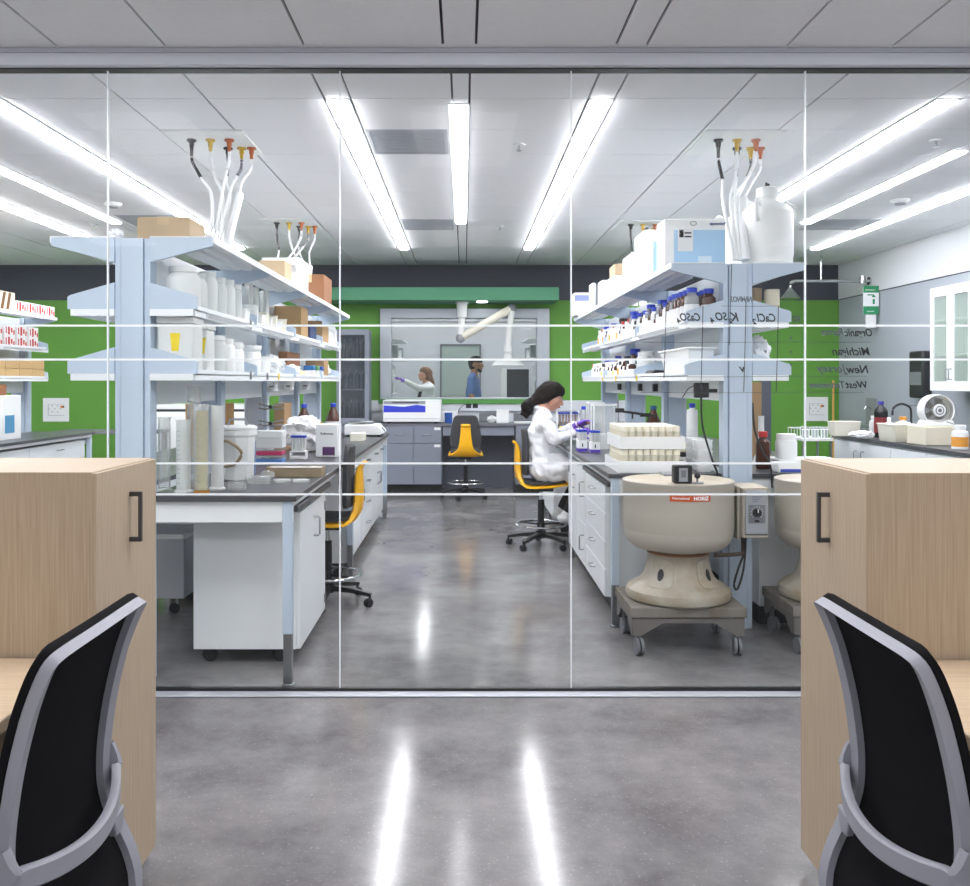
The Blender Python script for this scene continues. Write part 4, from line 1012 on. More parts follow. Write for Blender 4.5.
# little yellow and blue clip tags on shelf lips
for i, (x, d, z, c) in enumerate(((CA + .2862, 6.1, Z3, 'yellow'), (CA + .2862, 5.3, Z3, 'grey'), (CA + .2862, 5.75, Z3, 'grey'), (CA + .2862, 5.3, Z2, 'grey'))):
    tag(MB().box(0, .004, -.018, .018, -.025, .02).build('shelf_clip', M_lblyel if c == 'yellow' else M_midgray, loc=(x, d, z), bevel=.001), ['yellow tag on the lip of the left lowest shelf', 'grey clip near the front on the left lowest shelf lip', 'second grey clip on the left lowest shelf lip', 'grey clip on the left middle shelf lip'][i], 'clip')
for i, (d, dx) in enumerate(((6.6, 0), (7.5, 0), (8.2, 0), (8.9, 0))):
    tag(MB().box(-.004, 0, -.022, .022, -.03, .012).build('shelf_tag', M_lblyel, loc=(CB - .2862, d, Z3 if i < 3 else Z2), bevel=.001), '%s yellow tag along the lip of the right %s shelf' % (ORD[i], 'lowest' if i < 3 else 'middle'), 'tag')

# right lowest shelf: white trough, folded dark item
t = thing('plastic_trough', 'large white plastic trough at the near end of the right lowest shelf', 'tub', (CB - .18, 5.56, Z3))
b_ = MB(); Lp = lambda s, e, z: [(x * .083 * s, y * (.37 + e), z) for x, y in [(-1, -.95), (-.9, -1), (.9, -1), (1, -.95), (1, .95), (.9, 1), (-.9, 1), (-1, .95)]]
R = [[b_.bm.verts.new(p) for p in Lp(*q)] for q in ((.72, -.06, .001), (1, 0, .15), (1.12, .02, .152), (1.12, .02, .162), (.97, -.005, .16), (.7, -.065, .012))]
for p, q in zip(R, R[1:]):
    for i in range(8): b_._q([p[i], p[(i + 1) % 8], q[(i + 1) % 8], q[i]])
b_._q(R[0]); b_._q(R[-1]); b_.build('trough_body', M_poly, t, bevel=.003)
tag(MB().box(-.05, .05, -.16, .16, .0, .016).prism([(-.05, .016), (.05, .016), (.04, .04), (-.02, .045)], 'y', -.14, .12).build('instrument_case', M_dark, loc=(1.34, 6.35, Z3 + .001), bevel=.004), 'black folded case beside the white trough on the right lowest shelf', 'case')
for i, d in enumerate((6.62, 6.80)):
    place('rjar', jar(.055, .19, M_milky2, M_milky), (1.36, d, Z3), 0, ['frosted jar behind the white trough', 'frosted jar next to the row of black-lidded tubs'][i], 'frosted jars on the right lowest shelf')
# right half of the right rack
def roll(key, m, loc, label, r=.05, h=.12, cat='roll', core=True):
    def mk():
        t = thing('paper_roll', '', cat); MB().lathe([(.02, .001), (r, .001), (r, h), (.02, h), (.02, .001)], seg=22).build('paper', m, t); MB().lathe([(.0195, .002), (.0195, h + .002), (.015, h + .002), (.015, .002), (.0195, .002)], seg=14).build('core', M_card, t); return t
    return place(key, mk, loc, 0, label)
roll('rollA', mat('brown_kraft', '9d8a6e', .8), (1.69, 5.25, Z2), 'brown paper roll right of the front post, right middle shelf', .045, .205)
roll('rollB', mat('cream_paper', 'd9d3bd', .8), (1.785, 5.22, Z2), 'cream paper roll near the shelf end, right middle shelf', .043, .195)
crumple('crumpled white bag right of the post on the right lowest shelf', 'plastic_bag', 'bag', (1.765, 5.37, Z3 + .0), .10, M_bag, sq=(.78, .9, 1.1), seed=14, amp=.28)
carton('brown board box behind the white bag on the right lowest shelf', 1.70, 1.84, 5.75, 6.0, Z3, .22, M_carddk)
tag(MB().box(-.035, .035, -.01, .01, 0, .52).build('board_offcut', M_card, loc=(2.045, 6.3, BZ + .001), bevel=.002), 'tall narrow cardboard piece standing behind the red-capped bottle', 'cardboard')
tag(MB().box(-.04, .04, -.01, .01, 0, .60).build('panel_offcut', mat('slate_panel', '555a68', .6), loc=(2.21, 6.6, BZ + .001), bevel=.002), 'slate grey panel standing right of the cardboard piece', 'panel')

# ---------------------------------------------------------------- left bench top
M_yelpl = mat('x_yellow', 'd9c566', .3)
def grad(loc, r, h, m, label, liquid=None, marks=True, base=None, key=None):
    t = thing('measuring_cylinder', label, 'measuring cylinder', (loc[0], loc[1], BZ), 0, 'measuring cylinders on the left bench'); w = .003
    MB().lathe([(r, .016), (r, h), (r * 1.15, h + .008), (r * 1.08, h + .008), (r - w, h - .004), (r - w, .018)], seg=28).build('tube', m, t)
    MB().lathe([(0, .0008), (r * (1.4 if base is None else 1.04), .0008), (r * (1.4 if base is None else 1.04), .008), (r * (1.12 if base is None else 1.03), .016), (0, .0165)], seg=6 if base is None else 28).build('base', base or m, t)
    if liquid: MB().lathe([(0, .0185), (r - w - .001, .0185), (r - w - .001, liquid), (0, liquid)], seg=24).build('liquid', M_yelliq, t)
    if marks:
        b = MB()
        for i in range(12):
            z = h * (.14 + .066 * i); a0 = -PI / 2 - .5
            b.box(-r * .55, -r * .55 + r * (.55 if i % 2 else .8), -r * .9 - .0025, -r * .9 - .0015, z, z + .0025)
        b.build('graduation', M_midgray, t)
    return t
grad((-1.435, 4.31), .029, .345, M_clear, 'clear glass cylinder, leftmost on the left bench', marks=False)
grad((-1.325, 4.25), .033, .335, M_milky2, 'frosted graduated cylinder between clear and yellow ones')
grad((-1.345, 4.48), .033, .49, M_clear, 'tallest clear cylinder standing behind the yellow one', marks=True)
grad((-1.23, 4.22), .034, .41, M_clear, 'cylinder filled with yellowish liquid and a brown foot', liquid=.385, base=mat('amber_foot', 'b07a1f', .4), marks=True)
grad((-1.195, 4.36), .030, .40, M_milky, 'frosted white cylinder right of the yellow one', marks=False)
# bottle at the back: white insulated ice bucket with tube
t = thing('insulated_bucket', 'white insulated bucket with grey lid handle and hose', 'bucket', (-1.195, 4.78, BZ))
MB().lathe([(0, .004), (.075, .004), (.078, .012), (.088, .235), (.098, .24), (.098, .27), (0, .271)], seg=8, sq=(1, 1)).build('bucket_body', M_poly, t, bevel=.006)
MB().lathe([(0, .272), (.095, .272), (.095, .285), (.08, .292), (0, .294)], seg=24).build('lid', M_poly, t)
MB().tube([(-.05, -.03, .29), (-.04, -.03, .325), (.04, -.03, .325), (.05, -.03, .29)], .007, 8).build('lid_handle', M_gray, t)
MB().tube([(-.085, -.06, .20), (-.03, -.115, .215), (.04, -.115, .16), (.01, -.11, .10), (-.06, -.075, .08)], .008, 8, smooth=6).build('hose', mat('beige_rubber', 'a08f74', .6), t)
MB().box(-.065, .065, -.065, .065, .0005, .004).build('foot', M_black, t)
t2 = tag(MB().box(0, .012, -.07, .07, 0, .19).build('binder', mat('slate_blue_card', '64789b', .6), loc=(-1.195, 5.05, BZ + .001), bevel=.002), 'slate blue binder standing against the white bucket', 'binder')
# tip racks
def rack_box(label, x, y, z, a, b, h, lidm, basem, rows=(8, 5)):
    t = thing('tip_rack', label, 'tip rack', (x, y, z + .0008)); MB().box(-a, a, -b, b, 0, h * .55).build('rack_base', basem, t, bevel=.003)
    MB().box(-a - .001, a + .001, -b - .001, b + .001, h * .56, h).build('lid', lidm, t, bevel=.006); return t
rack_box('blue-based tip rack at the bottom of the left bench pile', -1.25, 5.82, BZ, .085, .06, .05, M_clear, mat('sky_blue_plastic', '5a86c9', .45))
rack_box('second tip rack of the left bench pile, with pink band', -1.25, 5.82, BZ + .0515, .085, .06, .045, M_clear, M_pink)
rack_box('frosted tip rack on top of the left bench pile', -1.25, 5.82, BZ + .098, .088, .06, .11, M_milky, M_milky)
# tube rack with blue caps on left bench
t = thing('tube_rack', 'white tube rack on the left bench behind the cardboard tray', 'rack', (-1.12, 6.1, BZ)); MB().box(-.055, .055, -.04, .04, .001, .02).box(-.055, -.048, -.04, .04, .02, .055).box(.048, .055, -.04, .04, .02, .055).box(-.048, .048, -.04, .04, .048, .055).build('rack_body', M_offwhite, t, bevel=.002)
def make_tube(capm, r=.009, h=.09, m=M_milky):
    def mk():
        t = thing('capped_tube', '', 'tube'); MB().lathe([(0, .0), (r * .4, .002), (r, .018), (r, h), (0, h)], seg=10).build('tube', m, t); MB().lathe([(0, h + .0005), (r * 1.25, h), (r * 1.25, h + .014), (0, h + .015)], seg=10).build('cap', capm, t); return t
    return mk
for i in range(5):
    for j in range(2): place('tubeB', make_tube(M_blue), (-1.12 - .04 + .02 * i, 6.085 + .03 * j, BZ + .0555), 0, 'blue-capped tube standing in the white rack on the left bench', 'blue-capped tubes on the left bench')
pk = carton('white carton with a purple label on the left bench', -1.03, -.875, 6.25, 6.42, BZ, .225, M_offwhite, name='white_carton')
MB().box(-.03, .055, -.0865, -.0852, .012, .07).build('purple_label', mat('plum_print', '5c3266', .6), pk); text('Reference', .022, M_ink, 'lettering', pk, (-.045, -.0853, .155), bold=.0004)
crumple('heap of white tissue wipes behind the tip racks', 'paper_wipes', 'tissue', (-1.2, 6.75, BZ), .125, M_paper, sq=(1.3, 1, .95), seed=21)
# long cardboard tray with white lining
t = thing('cardboard_tray', 'shallow cardboard tray with white lining near the left bench edge', 'tray', (-.935, 5.0, BZ + .001)); a, b, h = .155, .06, .052
MB().box(-a, a, -b, -b + .004, 0, h).box(-a, a, b - .004, b, 0, h).box(-a, -a + .004, -b + .004, b - .004, 0, h).box(a - .004, a, -b + .004, b - .004, 0, h).box(-a + .004, a - .004, -b + .004, b - .004, 0, .004).build('tray_body', mat('greyish_card', '9b8a70', .8), t)
MB().box(-a + .006, a - .006, -b + .006, b - .006, .0042, h - .005).build('white_lining', M_paper, t)
# glass tube dish
t = thing('glass_rack', 'clear plastic rack at the front of the left bench', 'rack', (-1.05, 4.6, BZ)); MB().box(-.06, .06, -.045, .045, .001, .008).build('rack_base', M_clear, t)
b = MB()
for i in range(6):
    for j in range(4): b.lathe([(.008, .0085), (.008, .04), (.0095, .042)], (-.05 + .02 * i, -.033 + .022 * j, 0), seg=8)
b.build('wells', M_clear, t)
for i in range(3): tag(MB().lathe([(0, .0), (.042, .0), (.044, .003), (.044, .012), (0, .0125)], seg=24).build('petri_dish', M_clear, loc=(-1.10, 4.36 + .0, BZ + .001 + .0132 * i)), '%s of three clear petri dishes stacked by the cylinders' % ['bottom', 'middle', 'top'][i], 'petri dish')
for i in range(2): tag(MB().lathe([(0, .0), (.042, .0), (.044, .003), (.044, .012), (0, .0125)], seg=24).build('petri_dish', M_milky2, loc=(-.95 + .1 * i, 4.7, BZ + .001)), ['frosted dish by the clear plastic rack', 'frosted dish nearest the left bench edge'][i], 'petri dish')
crumple('crumpled clear film lying by the bucket', 'plastic_film', 'film', (-1.04, 4.74, BZ), .04, M_clear, sq=(1, 1, .6), seed=31)
# back of left bench
place('bigambL', bottle(.062, .345, M_amber, M_blue, .33, shoulder=.32), (-1.29, 7.25, BZ), 0, 'brown bottle with blue cap at the posts on the left bench')
place('bigambL', None, (-1.09, 7.5, BZ), 0, 'brown bottle with blue cap nearer the edge of the left bench')
crumple('crumpled yellow cloth behind the white carton', 'yellow_cloth', 'cloth', (-1.14, 7.0, BZ), .09, mat('amber_cloth', 'e0a21c', .7), sq=(.8, .8, 1.1), seed=33)  # yellow cloth, modelled as a crumpled lump
carton('tan cardboard box seen through the left posts, above the bucket', -1.92, -1.66, 6.2, 6.5, BZ, .37, mat('kraft_tan', 'c89a63', .8))
carton('cardboard box second behind the bucket on the left bench', -1.44, -1.36, 6.82, 7.1, BZ, .36, M_card)
# balance
t = thing('laboratory_balance', 'white top-loading balance at the far end of the left bench', 'balance', (-.985, 8.72, BZ + .001)); t.scale = (.95, 1, 1.35)
MB().prism([(-.16, .012), (.20, .012), (.235, .03), (.17, .085), (-.16, .085)], 'y', -.17, .17).build('housing', M_offwhite, t, bevel=.006)
MB().box(-.13, .12, -.13, .13, .0975, .107).build('weighing_pan', M_steel, t, bevel=.003); MB().cyl((0, 0, .086), (0, 0, .097), .03).build('pan_post', M_steel, t)
MB().prism([(.198, .058), (.231, .031), (.233, .033), (.200, .061)], 'y', -.06, .06).build('display', mat('lcd_blue', '5a6d8a', .2), t)
for x in (-.13, .18):
    for y in (-.13, .13): MB().cyl((x, y, 0), (x, y, .0125), .014).build('foot', M_black, t)
carton('flat cream carton in front of the balance on the left bench', -1.0, -.88, 7.9, 8.1, BZ, .07, M_cream)
# labelled cups hung under left low shelf
for i, d in enumerate((6.4, 7.0, 7.75)):
    def mk():
        t = thing('hanging_cup', '', 'cup'); MB().lathe([(0, -.028), (.036, -.028), (.043, .045), (.046, .045), (.046, .05), (0, .051)], seg=20).build('cup_body', M_offwhite, t); MB().box(-.016, .016, -.045, -.0415, -.0, .01).build('mark', M_midgray, t); MB().box(-.004, .004, -.045, .045, .0505, .07).build('hanger', M_steel, t); return t
    place('tpr', mk, (-1.36, d, Z3 - .0765), 0, '%s white cup hanging under the left lowest shelf' % ORD[i], 'cups hanging under the left lowest shelf')
# burette clamps on left posts
for i, z in enumerate((1.22, 1.10)):
    t = thing('clamp', ['upper', 'lower'][i] + ' double metal clamp on the third left post', 'clamp', (-1.41, 6.63, z))
    MB().cyl((0, 0, 0), (0, -.06, 0), .008).tube([(-.09, -.06, .02), (-.04, -.065, .01), (0, -.06, 0), (.04, -.065, .01), (.09, -.06, .02)], .006, 8).tube([(-.09, -.06, -.01), (-.04, -.06, -.02), (0, -.06, -.01), (.04, -.06, -.02), (.09, -.06, -.01)], .006, 8).build('jaws', M_gray, t); MB().ball((0, -.075, 0), .014).build('screw', M_dark, t)
# ---------------------------------------------------------------- right bench top
# trays of vials
M_vial = clear('cream_vial', 'faf4df', .8, .3); M_vcap = mat('cream_vial_cap', 'faf5e3', .45)
def tray(label, x0, x1, y0, y1, z, h, m=M_white2):
    t = thing('vial_tray', label, 'tray', ((x0 + x1) / 2, (y0 + y1) / 2, z + .0008)); a, b = (x1 - x0) / 2, (y1 - y0) / 2; w = .004
    MB().box(-a, a, -b, -b + w, 0, h).box(-a, a, b - w, b, 0, h).box(-a, -a + w, -b + w, b - w, 0, h).box(a - w, a, -b + w, b - w, 0, h).box(-a + w, a - w, -b + w, b - w, 0, w).build('tray_body', m, t)
    return t
def make_vial():
    t = thing('vial', '', 'vial'); MB().lathe([(0, 0), (.019, 0), (.0205, .003), (.0205, .088), (.016, .096), (0, .097)], seg=12).build('vial_body', M_vial, t)
    MB().lathe([(0, .0972), (.0205, .096), (.0205, .124), (.018, .127), (0, .1275)], seg=12).build('cap', M_vcap, t); return t
vx0, vx1, vy0, vy1 = .885, 1.275, 5.16, 5.66
tray('lower white tray of cream vials on the right bench', vx0, vx1, vy0, vy1, BZ, .068)
tray('upper white tray of cream vials, stacked on the lower one', vx0 + .015, vx1 - .005, vy0 + .01, vy1, BZ + .135, .072)
for lev, (zz, nx, ny, lab) in enumerate(((BZ + .0052, 8, 10, 'cream-capped vial in the lower tray on the right bench'), (BZ + .1405, 8, 10, 'cream-capped vial in the upper tray on the right bench'))):
    for i in range(nx):
        for j in range(ny):
            if lev == 0 and not (j < 1 or i < 1): continue
            place('vial', make_vial, (vx0 + .043 + .043 * i, vy0 + .042 + .0455 * j, zz), 0, lab, 'cream vials in the %s tray' % ['lower', 'upper'][lev])
tray('white tray of cream vials right of the stacked trays, by the post', 1.285, 1.464, 5.72, 6.12, BZ, .06)
for i in range(4):
    for j in range(8): place('vial', make_vial, (1.309 + .0435 * i, 5.75 + .045 * j, BZ + .0055), 0, 'cream-capped vial in the tray beside the post', 'cream vials in the tray beside the post')
# blue/purple boxes
for i, (x, d) in enumerate(((.882, 6.74), (.960, 6.62))):
    t = thing('tube_box', ['white and purple box of blue-capped tubes nearer the bench edge', 'white and purple box of blue-capped tubes behind the vial trays'][i], 'box', (x, d, BZ + .001))
    MB().box(-.034, .034, -.06, .06, 0, .085).build('box_body', M_offwhite, t, bevel=.003); MB().box(-.0352, .0352, -.0612, .0612, .004, .028).build('purple_band', M_purple, t)
    MB().box(-.006, .002, -.0622, -.0606, .04, .065).build('printed_mark', M_ink, t)
    for a in range(3):
        for c in range(4): place('tubeC', make_tube(M_blue, .0115, .065), (x - .022 + .022 * a, d - .045 + .03 * c, BZ + .0862), 0, 'blue-capped tube in the %s purple-banded box' % ['left', 'right'][i], 'blue-capped tubes in the %s purple-banded box' % ['left', 'right'][i])
# tube rack in front of woman
t = thing('tube_rack', 'blue and white rack of pink tubes in front of the woman', 'rack', (.935, 8.12, BZ))
MB().box(-.10, .10, -.05, .05, .001, .012).box(-.10, -.092, -.05, .05, .012, .26).box(.092, .10, -.05, .05, .012, .26).build('rack_frame', M_offwhite, t, bevel=.002); MB().box(-.091, .091, -.05, .05, .236, .25).box(-.06, .06, -.045, .045, .11, .13).build('rack_shelf', mat('royal_blue_plastic', '3a51b8', .45), t)
for i in range(6): place('tubeP', make_tube(M_offwhite, .010, .10, clear('pinkish_tube', 'e3c7b8', .7)), (.935 - .07 + .028 * i, 8.12, BZ + .131), 0, 'white-capped pinkish tube in the rack in front of the woman', 'pinkish tubes in the rack')
place('yellowcap', bottle(.03, .13, M_white2, M_lblyel, .7), (.87, 7.98, BZ), 0, 'white bottle with yellow cap by the tube rack')
place('bluecap2', bottle(.035, .30, M_clearb, M_blue, .6), (1.10, 8.25, BZ), 0, 'tall clear bottle with blue cap behind the tube rack')
# acrylic frames (gel tanks)
def frame_box(label, x, y, a, b, h):
    t = thing('acrylic_shield', label, 'shield', (x, y, BZ + .0008)); w = .012
    m = MB()
    for sx in (-a, a - w): m.box(sx, sx + w, -b, -b + w, 0, h).box(sx, sx + w, b - w, b, 0, h)
    m.box(-a, a, -b, -b + w, h, h + w).box(-a, a, b - w, b, h, h + w).box(-a, -a + w, -b + w, b - w, h, h + w).box(a - w, a, -b + w, b - w, h, h + w)
    m.build('frame', M_offwhite, t); MB().box(-a + w, a - w, -b + .002, -b + .005, .0, h).box(-a + w, a - w, b - .005, b - .002, 0, h).build('acrylic_pane', M_clear, t, smooth=False); return t
frame_box('acrylic splash shield by the woman\'s gloved hands', 1.16, 7.95, .075, .06, .33)
frame_box('acrylic splash shield nearer the stirrer stand', 1.13, 7.25, .10, .08, .33)
carton('white instrument box beside the shields on the right bench', .99, 1.12, 6.95, 7.07, BZ, .12, M_milky2, name='plastic_box')
# clamp stand with black arm
t = thing('retort_stand', 'retort stand with a long black clamp arm behind the vial trays', 'stand', (1.10, 6.42, BZ))
MB().box(-.07, .07, -.05, .05, .0008, .015).build('base', M_gray, t, bevel=.002); MB().cyl((0, 0, .015), (0, 0, .40), .006).build('rod', M_steel, t)
MB().cyl((-.02, 0, .32), (.26, -.03, .28), .009).box(-.02, .04, -.02, .02, .305, .335).box(.15, .22, -.045, -.015, .275, .3).cyl((.1, -.01, .3), (.1, -.01, .26), .006).cyl((.21, -.03, .29), (.21, -.03, .24), .008).build('clamp_arm', M_black, t, bevel=.002)
place('stirb', bottle(.018, .14, M_clearb, M_offwhite, .5), (1.24, 6.5, BZ), 0, 'small clear dropper bottle by the clamp arm')
tag(MB().box(-.012, .012, -.012, .012, 0, .17).build('dark_bottle', M_black, loc=(1.28, 6.65, BZ + .001), bevel=.004), 'narrow black vessel behind the clamp arm', 'vessel')
place('ambR', bottle(.055, .35, M_amber, mat('teal_cap', '1d5e86', .4), .36, shoulder=.3), (1.375, 6.53, BZ), 0, 'brown bottle with teal cap behind the vial trays')
place('whiteTall', bottle(.034, .39, M_white2, M_blue, .5, shoulder=.06), (1.425, 5.62, BZ), 0, 'tall white squared bottle with blue cap by the right post')
place('dispens', bottle(.03, .085, M_white2, M_black, .8), (1.36, 5.62, BZ), 0, 'small white bottle with black cap in front of the tall white one')
for i, (d, x) in enumerate(((5.25, 1.40), (5.36, 1.41), (5.48, 1.40))):
    for k in range(3): place('ctub', lathe_item('plastic_tub', 'tub', [(0, 0), (.042, 0), (.047, .05), (.049, .05), (.049, .06), (0, .061)], M_white2, [('paper_label', [(.0462, .012), (.0475, .035)], M_paper if i != 1 else mat('blue_print', '4357b8', .6))]), (x, d, BZ + .001 + .0615 * k), 0, '%s white tub of the %s stack left of the post' % (['bottom', 'middle', 'top'][k], ['nearest', 'middle', 'farthest'][i]), 'white tubs stacked by the right post')
# adapters on the raceway
for i, (y, z) in enumerate(((8.6, 1.355), (7.6, 1.355), (7.0, 1.355))):
    tag(MB().box(-.03, 0, -.03, .03, -.03, .03).build('plug', M_black, loc=(CB - .0515, y, z), bevel=.004), '%s black plug on the raceway under the right shelving' % ['farthest', 'middle', 'nearest'][i], 'plug')
t = thing('power_adapter', 'black power adapter with cable hanging left of the right post', 'adapter', (1.36, 5.16, 1.35))
MB().box(-.04, .04, -.02, .02, -.04, .045).build('adapter_body', M_black, t, bevel=.005); MB().cyl((.04, 0, .0), (.09, 0, .0), .010).build('plug', M_black, t)
MB().tube([(-.03, .015, .03), (-.07, .02, .01), (-.10, .03, -.04)], .003, 6, smooth=4).build('cord', M_dark, t)
MB().tube([(0, 0, -.04), (.005, -.01, -.2), (.05, -.03, -.38), (.08, -.055, -.48), (.088, -.07, -.60), (.09, -.075, -.72)], .006, 7, smooth=6).build('cable', M_dark, t)
# right half of right bench
place('ambRed', bottle(.042, .225, M_amber, M_red, .55, cap=.035, label=None), (1.80, 5.42, BZ), 0, 'amber bottle with red cap right of the post')
t = thing('plastic_cylinder', 'white plastic cylinder on a flared foot right of the post', 'measuring cylinder', (1.895, 5.74, BZ))
MB().lathe([(0, .001), (.055, .001), (.055, .008), (.02, .10), (.0185, .11), (.0185, .30), (.022, .305), (0, .306)], seg=20).build('cylinder_body', M_milky, t)
place('wjar', lathe_item('jar', 'jar', [(0, .001), (.06, .001), (.063, .006), (.063, .10), (.058, .112), (.052, .115), (0, .116)], M_poly, [('cap', [(0, .1165), (.057, .116), (.057, .148), (.05, .15), (0, .151)], M_poly)]), (1.94, 5.42, BZ + .061), 0, 'wide-mouth white jar standing on a white box on the right')
carton('long white box under the wide-mouth jar', 1.865, 2.24, 5.33, 5.58, BZ, .06, M_offwhite, name='white_carton')
bb = carton('white and blue box in front of the wide-mouth jar', 1.80, 1.945, 5.155, 5.285, BZ, .055, M_offwhite, name='white_carton'); MB().box(-.06, .0735, -.066, -.0653, .004, .022).build('blue_band', mat('royal_blue_plastic', '3a51b8', .45), bb)
tag(MB().box(-.08, .08, -.06, .06, 0, .03).build('white_tray', M_offwhite, loc=(2.06, 5.22, BZ + .001), bevel=.004), 'shallow white tray at the right bench edge', 'tray')
# cable on right bench right
tag(MB().tube([(1.655, 5.165, 1.28), (1.665, 5.15, 1.12), (1.70, 5.115, 1.0), (1.735, 5.10, .93), (1.745, 5.095, .80)], .006, 7, smooth=5).build('black_cable', M_dark), 'black cord hanging from the right post to the bench', 'cord')
# ================================================================ GAS PANELS AND HOSES
M_wrap = mat('white_hose_wrap', 'eef0f1', .5)
def gas_panel(label, x, y, hoses, ytop):
    t = thing('service_panel', label, 'service panel', (x, y, HC)); MB().box(-.25, .25, -.29, .29, -.012, -.001).build('panel_plate', M_offwhite, t, bevel=.002)
    q = [(-.12, -.10, M_dark), (-.0, -.10, mat('brass_yellow', 'c9a63a', .35, .5)), (.12, -.10, mat('copper_fitting', 'b5653c', .35, .5)), (.06, .10, M_dark), (.15, .10, mat('brass_yellow')), (.215, .10, mat('copper_fitting'))]
    for px_, py_, m in q:
        MB().cyl((px_, py_, -.012), (px_, py_, -.022), .030, seg=14).cyl((px_, py_, -.022), (px_, py_, -.055), .017, seg=6).cyl((px_, py_, -.055), (px_, py_, -.085), .011).build('connector', m, t)
    ends = hoses
    H = thing('hose_bundle', label.replace('service panel', 'bundle of hoses hanging from the service panel'), 'hoses', (x, y, HC))
    for i, (k, m) in enumerate(((0, M_black), (1, M_offwhite), (2, M_offwhite), (3, M_midgray), (4, M_midgray), (5, M_offwhite))):
        a = q[k]; e = ends[i % 2]; o = .014 * (i - 2.5)
        ex, ey = e[0] - x + o * .7, e[1] - y
        P = [(a[0], a[1], -.089), (a[0] * .98, a[1] * .98, -.15), (a[0] * .6 + ex * .25, a[1] * .6 + ey * .2, -.29), (a[0] * .15 + ex * .8 + o * .5, a[1] * .15 + ey * .62, -.46), (ex * 1.02 + o * .2, ey * .9, -.68), (ex, ey, e[2] - HC)]
        MB().tube(P, .0095, 7, smooth=5).build('hose', M_offwhite, H)
        if k == 5: MB().tube([P[3], P[4], P[5]], .027, 9, smooth=5).build('hose_wrap', M_wrap, H)
        MB().tube([P[0], P[1], P[2] if k == 0 else [(u + v) / 2 for u, v in zip(P[1], P[2])]], .0105, 7, smooth=4).build('hose_sleeve', m, H)
def hose_wrap(H, P): MB().tube(P, .026, 9, smooth=5).build('hose_wrap', M_wrap, H)
gas_panel('front left ceiling service panel above the left shelving', -1.62, 5.85, ((-1.37, 4.90, 2.095), (-1.335, 4.93, 2.095)), 0)
gas_panel('rear left ceiling service panel above the left shelving', -1.70, 8.85, ((-1.72, 8.3, 2.12), (-1.50, 8.4, 2.12)), 0)
gas_panel('front right ceiling service panel above the right shelving', 1.745, 5.85, ((1.575, 5.165, 2.10), (1.595, 5.17, 2.10)), 0)
gas_panel('rear right ceiling service panel above the right shelving', 1.76, 8.95, ((1.62, 8.5, 2.12), (1.68, 8.5, 2.12)), 0)

# ================================================================ FAR LEFT SHELVES
M_rw = mat('red_white_card', 'f0efef', .6)
def redbox(key, x, y, z, label, a=.094, h=.105):
    def mk():
        t = thing('reagent_box', '', 'box'); MB().box(-a, a, -.10, .10, 0, h).build('box_body', M_rw, t, bevel=.003)
        MB().box(a + .0002, a + .001, -.035, .0, .01, h - .01).box(a + .0002, a + .001, .02, .05, .03, h - .03).box(-a + .02, -a + .08, -.1012, -.1002, .012, h - .02).box(.04, a - .02, -.1012, -.1002, .03, h - .012).box(a + .0002, a + .001, -.08, -.06, .02, h - .02).box(a + .0002, a + .001, .065, .09, .012, h - .05).build('red_print', M_red, t); return t
    return place(key, mk, (x, y, z + .001), 0, label, 'red and white boxes on the far left shelves')
i = 0
for d in (7.26, 7.5, 7.74, 7.98, 8.43, 8.67, 8.91, 9.15):
    for k in range(2):
        redbox('red', CC + .181, d, Z2 + .107 * k, 'red and white box, %s layer, %s from the glass, far left middle shelf' % (['bottom', 'top'][k], ORD[i])); 
    i += 1
for i in range(4): redbox('red', CC + .26, 8.73 + .205 * i, TOP, 'red and white box on the far left top shelf, %s from the striped crate' % ['first', 'second', 'third', 'fourth'][i])
t = carton('brown and cream striped crate on the far left top shelf', CC + .05, CC + .36, 7.3, 8.6, TOP, .17, mat('striped_cream_card', 'e3d6bd', .7), name='striped_crate')
b = MB()
for k in range(12): b.prism([(-.62 + .1 * k, .005), (-.57 + .1 * k, .005), (-.52 + .1 * k, .165), (-.57 + .1 * k, .165)], 'x', .1553, .1565)
for k in range(4): b.prism([(-.15 + .07 * k, .005), (-.115 + .07 * k, .005), (-.075 + .07 * k, .165), (-.11 + .07 * k, .165)], 'y', -.6515, -.6503)
b.build('brown_stripe', mat('brown_print', '6b4a2c', .7), t)
n = 0
for d in (7.26, 7.53, 7.80, 8.07, 8.46, 8.73, 9.0, 9.26):
    for k in range(2):
        carton('small kraft carton, %s layer, %s from the glass, far left lowest shelf' % (['bottom', 'top'][k], ORD[n]), CC + .09, CC + .272, d - .13, d + .13, Z3 + .0915 * k, .09, mat('kraft_pale', 'c3a372', .8), grp='kraft cartons on the far left lowest shelf', tape=M_lblyel if (n + k) % 4 == 1 else M_tape)
    n += 1
fb = carton('white and blue file box with a brown folder on the far left bench', CC + .24, CC + .54, 8.0, 8.35, BZ, .40, M_offwhite, name='file_box'); MB().box(.151, .1525, -.12, .05, .06, .22).build('blue_label', mat('pale_blue_label', '4f93bd', .6), fb); MB().box(-.12, .12, -.05, -.03, .4005, .50).build('folder', M_carddk, fb)
carton('grey carton below the far left bench with a yellow label', CC + .30, CC + .72, 5.6, 6.1, .45, .2, M_gray, name='drawer_unit')
PD = [o for o in COL.objects if o.name.startswith('drawer_unit')][0]; MB().box(-.21, .21, -.25, .25, -.449, -.001).build('pedestal_body', M_white, PD); MB().box(-.02, .12, -.2515, -.2505, .10, .15).build('yellow_label', M_lblyel, PD); PD['label'] = 'low drawer pedestal with a yellow label under the far left bench'; PD['category'] = 'drawer unit'
